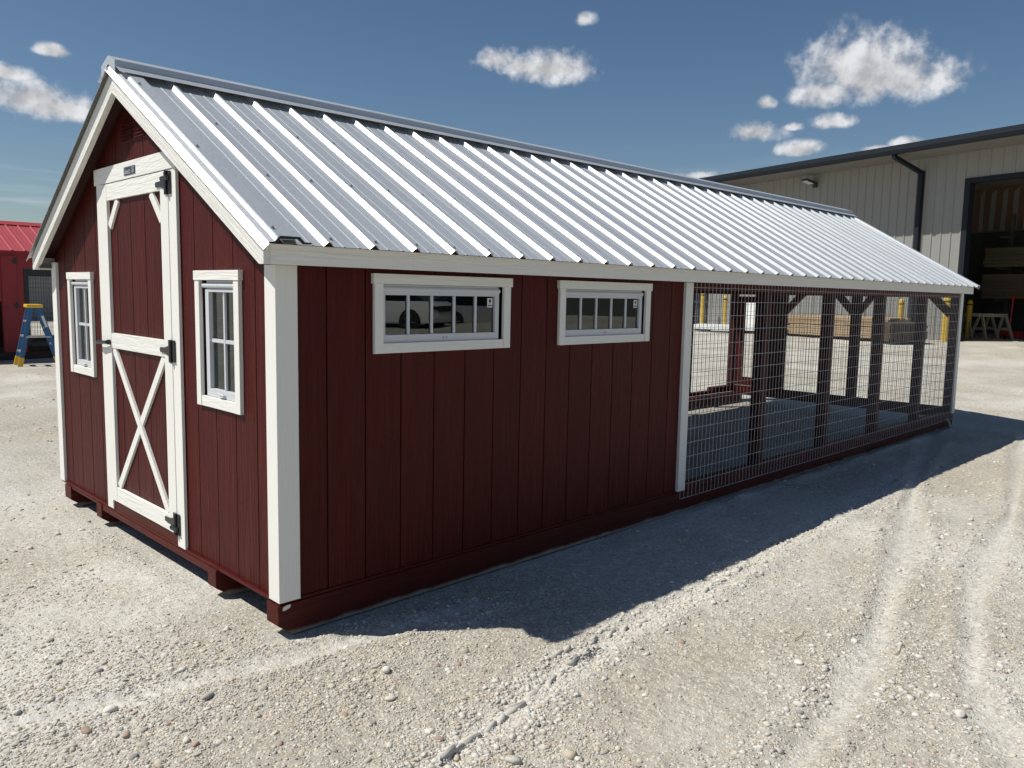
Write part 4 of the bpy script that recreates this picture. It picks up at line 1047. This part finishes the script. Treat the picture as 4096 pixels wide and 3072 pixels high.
wb(MB().bar((lx+0.03, 0.22, lz-0.025), (lx+0.08, 0.52, lz+0.055), 0.24, 0.02), 'lens', plain('lamp_lens', (0.55, 0.55, 0.52), 0.3), wl_)
# inside of the bay
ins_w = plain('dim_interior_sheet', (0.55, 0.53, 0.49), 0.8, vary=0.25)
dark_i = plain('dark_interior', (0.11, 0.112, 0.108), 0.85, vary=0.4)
wb(MB().box(UR-8, UL+12, -13.9, -0.16, -0.15, -0.004), 'floor_slab', conc)
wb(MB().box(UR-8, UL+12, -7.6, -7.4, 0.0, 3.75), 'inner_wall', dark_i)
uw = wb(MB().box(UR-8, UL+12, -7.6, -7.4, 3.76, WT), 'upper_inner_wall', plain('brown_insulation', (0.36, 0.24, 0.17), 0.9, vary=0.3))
for i in range(26):
    u = UL-3.5+i*0.42
    part_ = MB().prism([(u, 3.8), (u+random.uniform(0.12, 0.2), 3.8), (u+random.uniform(0.12, 0.2), WT-0.4-random.uniform(0, 0.12)), (u+random.uniform(-0.02, 0.03), WT-0.35)], 'y', -7.395, -7.36)
    wb(part_, 'insulation_strip', ins_w, uw)
wb(MB().box(UR-8, UL+12, -13.9, -0.16, WT-0.25, WT-0.2), 'ceiling', ins_w)
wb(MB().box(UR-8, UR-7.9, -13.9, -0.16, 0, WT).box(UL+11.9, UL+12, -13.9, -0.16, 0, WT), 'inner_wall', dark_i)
# closed-off second bay at the left and a white hatch
u2, _ = uz(2740+580/6.38, 1140+500/6.38)
wb(MB().box(u2, u2+3.6, 0.034, 0.05, 0.0, 3.6), 'dark_roller_door', char_m)
ua_, za_ = uz(2700+960/3.3183, 1150+200/3.3183); ub_, zb_ = uz(2700+1100/3.3183, 1150+500/3.3183)
wb(MB().box(ub_, ua_, 0.034, 0.07, zb_-0.2, za_), 'white_hatch', plain('white_door_paint', (0.75, 0.77, 0.76), 0.5))

# ------------------------------------------------------------------ bollards
yel = plain('safety_yellow', (0.62, 0.40, 0.04), 0.5, vary=0.12, bscale=8, bstr=0.1)
def bollard(loc, label, h=1.15, r=0.085):
    b = root('bollard', label, 'bollard', loc, 0, 'yellow steel bollards along the warehouse wall')
    MB().lathe([(r, 0), (r, h)], (0, 0, 0), 20).build('pipe', yel, b, smooth=True)
    MB().lathe([(r, h), (r*0.92, h+0.03), (r*0.6, h+0.06), (r*0.15, h+0.075)], (0, 0, 0), 20).build('cap', yel, b, smooth=True)
    MB().lathe([(r+0.002, h-0.10), (r+0.002, h-0.06)], (0, 0, 0), 20).build('strap', char_m, b, smooth=True)
def wpos(u, v, z=None): 
    q = WO+WD*u+Vector((-WD.y, WD.x, 0))*v; q.z = float(gbase(q.x, q.y)) if z is None else z; return q
g = ground_hit(3868, 1353); bollard((g.x, g.y, g.z), 'yellow bollard right of the run, at the open warehouse bay')
g = ground_hit(3500+735/2.644, 1160+545/2.644); bollard((g.x, g.y, g.z), 'yellow bollard seen through the mesh beside the run\'s far corner post', 1.25, 0.10)
u, z = uz(2740+430/6.38, 1140+1005/6.38, -0.7); bollard(wpos(u, 0.7), 'leftmost yellow bollard seen through the wire run', 1.3)
u, z = uz(2740+1000/6.38, 1140+1020/6.38, -0.7); bollard(wpos(u, 0.7), 'yellow bollard beside the leftmost one, seen through the wire run')
u, z = uz(3597, 1340, -0.7); bollard(wpos(u, 0.7), 'yellow bollard standing behind the lumber stack')

# ------------------------------------------------------------------ lumber stack and other yard goods
tanw = grain('fresh_lumber', (0.38, 0.265, 0.155), (0.48, 0.365, 0.24), 'x', 0.75, 0.3, 0.004, across=14, along=0.8)
c0 = ground_hit(3552, 1371); c1 = ground_hit(3330, 1357)
dv = (c1-c0); dv.z = 0; dv.normalize()
ang = math.atan2(dv.y, dv.x)
ls = root('lumber_stack', 'long stack of tan sawn boards in the yard beyond the run', 'lumber stack', (c0.x, c0.y, c0.z), ang)
# local x runs along the stack to the left, depth is local -y
_n = np.array([-dv.y, dv.x, 0]); SL = (on_plane(3105, 1300, _n, _n@np.array(c0))-c0).dot(dv); SD = 1.25
for x in (0.3, 1.9, 3.6, 5.2, 6.9): MB().box(x-0.05, x+0.05, -SD, 0.0, 0.0, 0.10).build('bearer', dark_wood, ls)
nl = 9; th_ = 0.064; protos = []
for j in range(nl):
    nb = 6
    for i in range(nb):
        w = SD/nb
        x0 = random.uniform(-0.03, 0.05)
        if not protos or len(protos) < 3:
            o = MB().box(0, SL-random.uniform(0, 0.5), -w+0.006, -0.006, 0.002, th_-0.004).build('board', tanw, ls, bevel=0.004); protos.append(o)
        else: o = share(random.choice(protos), 'board', ls)
        o.location = (x0, -i*w+random.uniform(-0.012, 0.012)*(i in (0, nb-1)), 0.10+j*(th_+0.002)+(0.012 if j > 4 else 0))
for x in (0.5, 3.4, 6.4): MB().bar((x, 0.016, 0.10), (x, 0.016, 0.10+nl*0.066+0.02), 0.03, 0.004, (0, 1, 0)).box(x-0.015, x+0.015, -SD-0.01, 0.018, 0.10+nl*0.066+0.014, 0.10+nl*0.066+0.018).build('strap', black_metal, ls)

greyw = grain('weathered_lumber', (0.075, 0.06, 0.045), (0.115, 0.09, 0.068), 'y', 0.85, 0.4, 0.004, across=14, along=0.8)
k0_ = ground_hit(3556, 1379); k1_ = ground_hit(3700, 1378)
kd = k1_-k0_; kd.z = 0; kd.normalize()
gb = root('weathered_lumber', 'dark weathered lumber bundle at the right end of the tan stack', 'lumber', tuple(k0_), math.atan2(kd.y, kd.x))
for x in (0.15, 0.95): MB().box(x-0.05, x+0.05, 0.0, 0.9, 0.0, 0.09).build('bearer', dark_wood, gb)
for j in range(7):
    for i in range(7):
        x0 = i*0.16+random.uniform(-0.006, 0.006)
        MB().box(x0, x0+0.15, random.uniform(-0.03, 0.03), 0.9, 0.091+j*0.076, 0.091+j*0.076+0.070).build('board', greyw, gb, bevel=0.004)
g0 = ground_hit(2760, 1328); g1 = ground_hit(2935, 1334)
dv = g1-g0; a_ = math.atan2(dv.y, dv.x)
ps = root('sheet_bundle', 'low bundle of bright white metal sheets lying by the warehouse', 'metal sheets', tuple(g0), a_)
Lb = max(3.0, (g1-g0).length+1.5)
for x in (0.4, Lb/2, Lb-0.4): MB().box(x-0.06, x+0.06, 0.0, 1.0, 0.0, 0.12).build('bearer', dark_wood, ps)
wsm = plain('white_coated_sheet', (0.80, 0.80, 0.79), 0.45)
for j in range(3): MB().box(0.04*j, Lb-0.03*j, 0.02*j, 1.0, 0.121+0.05*j, 0.168+0.05*j).build('sheet', wsm, ps, bevel=0.004)

# sawhorses
pine = plain('bare_pine', (0.42, 0.34, 0.24), 0.8, vary=0.2)
def sawhorse(loc, rz, label):
    s = root('sawhorse', label, 'sawhorse', loc, rz, 'sawhorses in the open bay')
    L, H_ = 1.05, 0.80
    MB().box(-L/2, L/2, -0.02, 0.02, H_-0.10, H_).build('top_beam', pine, s, bevel=0.003)
    for x in (-0.42, 0.42):
        for sy in (-1, 1): MB().bar((x, sy*0.035, H_-0.01), (x+(0.06 if x > 0 else -0.06), sy*0.34, 0.0), 0.085, 0.038, (1, 0, 0)).build('leg', pine, s)
        MB().bar((x+(0.03 if x > 0 else -0.03), -0.20, 0.33), (x+(0.03 if x > 0 else -0.03), 0.20, 0.33), 0.02, 0.085).build('stretcher', pine, s)
    return s
u, z = uz(3850+165/2.72, 1050+700/2.72, 2.5); sawhorse(wpos(u, -2.5, 0.207), WY+R(72), 'left bare-wood sawhorse just inside the open bay')
u, z = uz(3850+320/2.72, 1050+700/2.72, 2.4); sawhorse(wpos(u, -2.4, 0.207), WY+R(72), 'right bare-wood sawhorse in front of the other one')

# lumber bundles on a rack inside the bay
oldw = grain('dull_lumber', (0.19, 0.15, 0.105), (0.25, 0.20, 0.145), 'x', 0.8, 0.3, 0.004, across=10, along=0.6)
VR = -5.0
ul, _ = uz(3850+205/2.72, 1050+300/2.72, 5.0)
rk = root('timber_rack', 'dark steel cantilever rack deep inside the open bay', 'rack', tuple(wpos(ul, VR, 0.207)), WY)
for x in (-0.5, -2.6, -4.7):
    MB().box(x-0.06, x+0.06, -0.75, -0.63, 0, 4.2).build('upright', dark_i, rk)
    for z in (1.20, 2.28, 3.35): MB().box(x-0.04, x+0.04, -0.6299, 0.0, z, z+0.08).build('arm', dark_i, rk)
def bundle(z, h, label, nb):
    b = root('lumber_bundle', label, 'lumber', tuple(wpos(ul, VR, 0.207+z)), WY, 'lumber bundles on the rack inside the bay')
    hh = h/nb
    for j in range(nb):
        for i in range(3):
            MB().box(-5.2+random.uniform(0, 0.2), random.uniform(-0.05, 0.05), -0.6+i*0.2+0.004, -0.4+i*0.2-0.004, j*hh+0.003, (j+1)*hh-0.003).build('board', oldw, b)
bundle(1.281, 0.84, 'lower lumber bundle on the rack above the sawhorses', 7)
bundle(2.361, 0.66, 'upper lumber bundle on the rack above the sawhorses', 6)

redp = plain('red_enamel', (0.42, 0.03, 0.025), 0.4)
u, z = uz(3850+505/2.72, 1050+760/2.72, 3.2)
pj = root('pallet_jack', 'red pallet jack with tall handle behind the sawhorses', 'pallet jack', tuple(wpos(u, -3.2, 0.207)), WY)
MB().box(-0.30, 0.30, -0.28, 0.0, 0.03, 0.26).build('body', redp, pj, bevel=0.03)
MB().tube((0.05, -0.10, 0.24), (0.05, -0.16, 1.30), 0.028, n=12).tube((-0.12, -0.16, 1.32), (0.22, -0.16, 1.32), 0.025, n=12).build('handle', redp, pj, smooth=True)
for x in (-0.2, 0.2): MB().box(x-0.08, x+0.08, -1.4, -0.281, 0.05, 0.12).build('fork', redp, pj)
for x in (-0.12, 0.12): MB().tube((x-0.03, 0.0, 0.065), (x+0.03, 0.0, 0.065), 0.065, n=16).build('wheel', black_metal, pj, smooth=True)

# ------------------------------------------------------------------ what the windows mirror, behind the photographer
def mirror(px, py_d, dist):
    d = pixdir(px, py_d); q = CAM+d*dist; return Vector((q[0], 0.06-q[1], 0))
carw = plain('white_car_paint', (0.72, 0.73, 0.74), 0.25, vary=0.02); cars = plain('silver_car_paint', (0.48, 0.49, 0.50), 0.25, 0.3, vary=0.02)
tyre = plain('tyre_rubber', (0.018, 0.018, 0.018), 0.85); rimm = plain('alloy_rim', (0.45, 0.46, 0.47), 0.3, 0.8)
tint = plain('tinted_glass', (0.01, 0.012, 0.014), 0.08)
def car(name, label, cat, loc, rz, paint, prof, top, width, wheelr, wb_):
    """prof: lower body outline (x,z); top: glasshouse outline"""
    c = root(name, label, cat, loc, rz)
    hw = width/2
    body = MB().prism(prof, 'y', -hw, hw).build('body', paint, c, bevel=0.07, smooth=True)
    gh = MB()
    n = len(top); vs = []
    for s in (-1, 1):
        for i, (x, z) in enumerate(top):
            k = hw-0.06-(0.16 if z > top[0][1]+0.15 else 0.0); vs.append((x, s*k, z))
    gh.add(vs, [tuple(range(n))[::-1], tuple(range(n, 2*n))]+[(i, (i+1) % n, n+(i+1) % n, n+i) for i in range(n)])
    gh.build('glasshouse', tint, c, bevel=0.03, smooth=True)
    zt = max(z for x, z in top); xs = [x for x, z in top if z > zt-0.03]
    MB().box(min(xs), max(xs), -hw+0.22, hw-0.22, zt-0.02, zt+0.03).build('roof', paint, c, bevel=0.02)
    for x in wb_:
        for s in (-1, 1):
            MB().lathe([(wheelr+0.07, -0.01), (wheelr+0.07, 0.012)], (x, s*(hw-0.005), wheelr+0.02), 24, 'y').build('wheel_arch', tyre, c)
            w = MB().lathe([(wheelr*0.7, -0.12), (wheelr, -0.10), (wheelr, 0.05), (wheelr*0.72, 0.07)], (x, s*(hw-0.01), wheelr), 28, 'y').build('wheel', tyre, c, smooth=True)
            rb = MB()
            for k in range(5):
                t = 2*math.pi*k/5
                rb.bar((x, s*(hw+0.065), wheelr), (x+math.cos(t)*wheelr*0.68, s*(hw+0.07), wheelr+math.sin(t)*wheelr*0.68), 0.05, 0.03)
            rb.build('rim', rimm, w)
    fx = max(x for x, z in prof)
    for s in (-1, 1): MB().box(fx-0.16, fx-0.01, s*(hw-0.30)-0.18, s*(hw-0.30)+0.18, prof_z(prof)-0.30, prof_z(prof)-0.17).build('headlight', tint, c, bevel=0.03)
    MB().box(fx-0.06, fx+0.012, -0.45, 0.45, prof_z(prof)-0.36, prof_z(prof)-0.15).build('grille', black_metal, c, bevel=0.01)
    return c
def prof_z(p): return max(z for x, z in p)
q = mirror(1690, 1275, 30.5); q2 = mirror(1790, 1275, 30.0)
hd = math.atan2(q2.y-q.y, q2.x-q.x)
car('suv', 'white off-road vehicle mirrored in the first side window', 'car', (q.x-1.4*math.cos(hd), q.y-1.4*math.sin(hd), GZ+0.0), hd, carw,
    [(-2.35, 0.45), (-2.35, 1.08), (-2.2, 1.14), (2.0, 1.14), (2.28, 1.02), (2.33, 0.5), (2.2, 0.36), (1.9, 0.34), (-2.2, 0.36)],
    [(-2.2, 1.14), (-2.15, 1.72), (-1.9, 1.80), (0.25, 1.78), (1.0, 1.14)], 1.92, 0.385, (-1.42, 1.40))
q = mirror(1905, 1270, 34)
car('sedan', 'silver sedan mirrored beside the white vehicle in the side window', 'car', (q.x, q.y, GZ), hd+R(-50), cars,
    [(-2.3, 0.35), (-2.3, 0.92), (-1.7, 0.98), (0.9, 0.95), (2.1, 0.74), (2.3, 0.55), (2.25, 0.25), (-2.2, 0.25)],
    [(-1.9, 0.97), (-1.2, 1.40), (0.1, 1.42), (1.0, 0.95)], 1.82, 0.33, (-1.38, 1.38))
m0 = mirror(2150, 1290, 44); m1 = mirror(2640, 1290, 44)
dv = m1-m0; a_ = math.atan2(dv.y, dv.x); mid = (m0+m1)/2
dk = root('dark_barn', 'dark grey metal barn mirrored in the second side window', 'barn', (mid.x, mid.y, GZ), a_)
dgm = plain('dark_grey_sheet', (0.075, 0.085, 0.08), 0.6, vary=0.1)
MB().box(-13, 9, -10.0, 0, 0, 4.2).build('wall', dgm, dk)
MB().prism([(0.4, 4.1), (-5.0, 5.9), (-10.4, 4.1), (-5.0, 5.6)], 'x', -13.4, 9.4).build('roof', char_m, dk)
bb = wroot('far_shed', 'low beige metal building glimpsed through the red shed\'s wire', 'building', (6, 38, GZ))
part(MB().box(-3, 16, 35.2, 42, GZ, 2.9), 'wall', beige, bb)
part(MB().prism([(34.8, 2.9), (38.6, 3.5), (42.4, 2.9), (38.6, 3.4)], 'x', -3.3, 16.3), 'roof', char_m, bb)
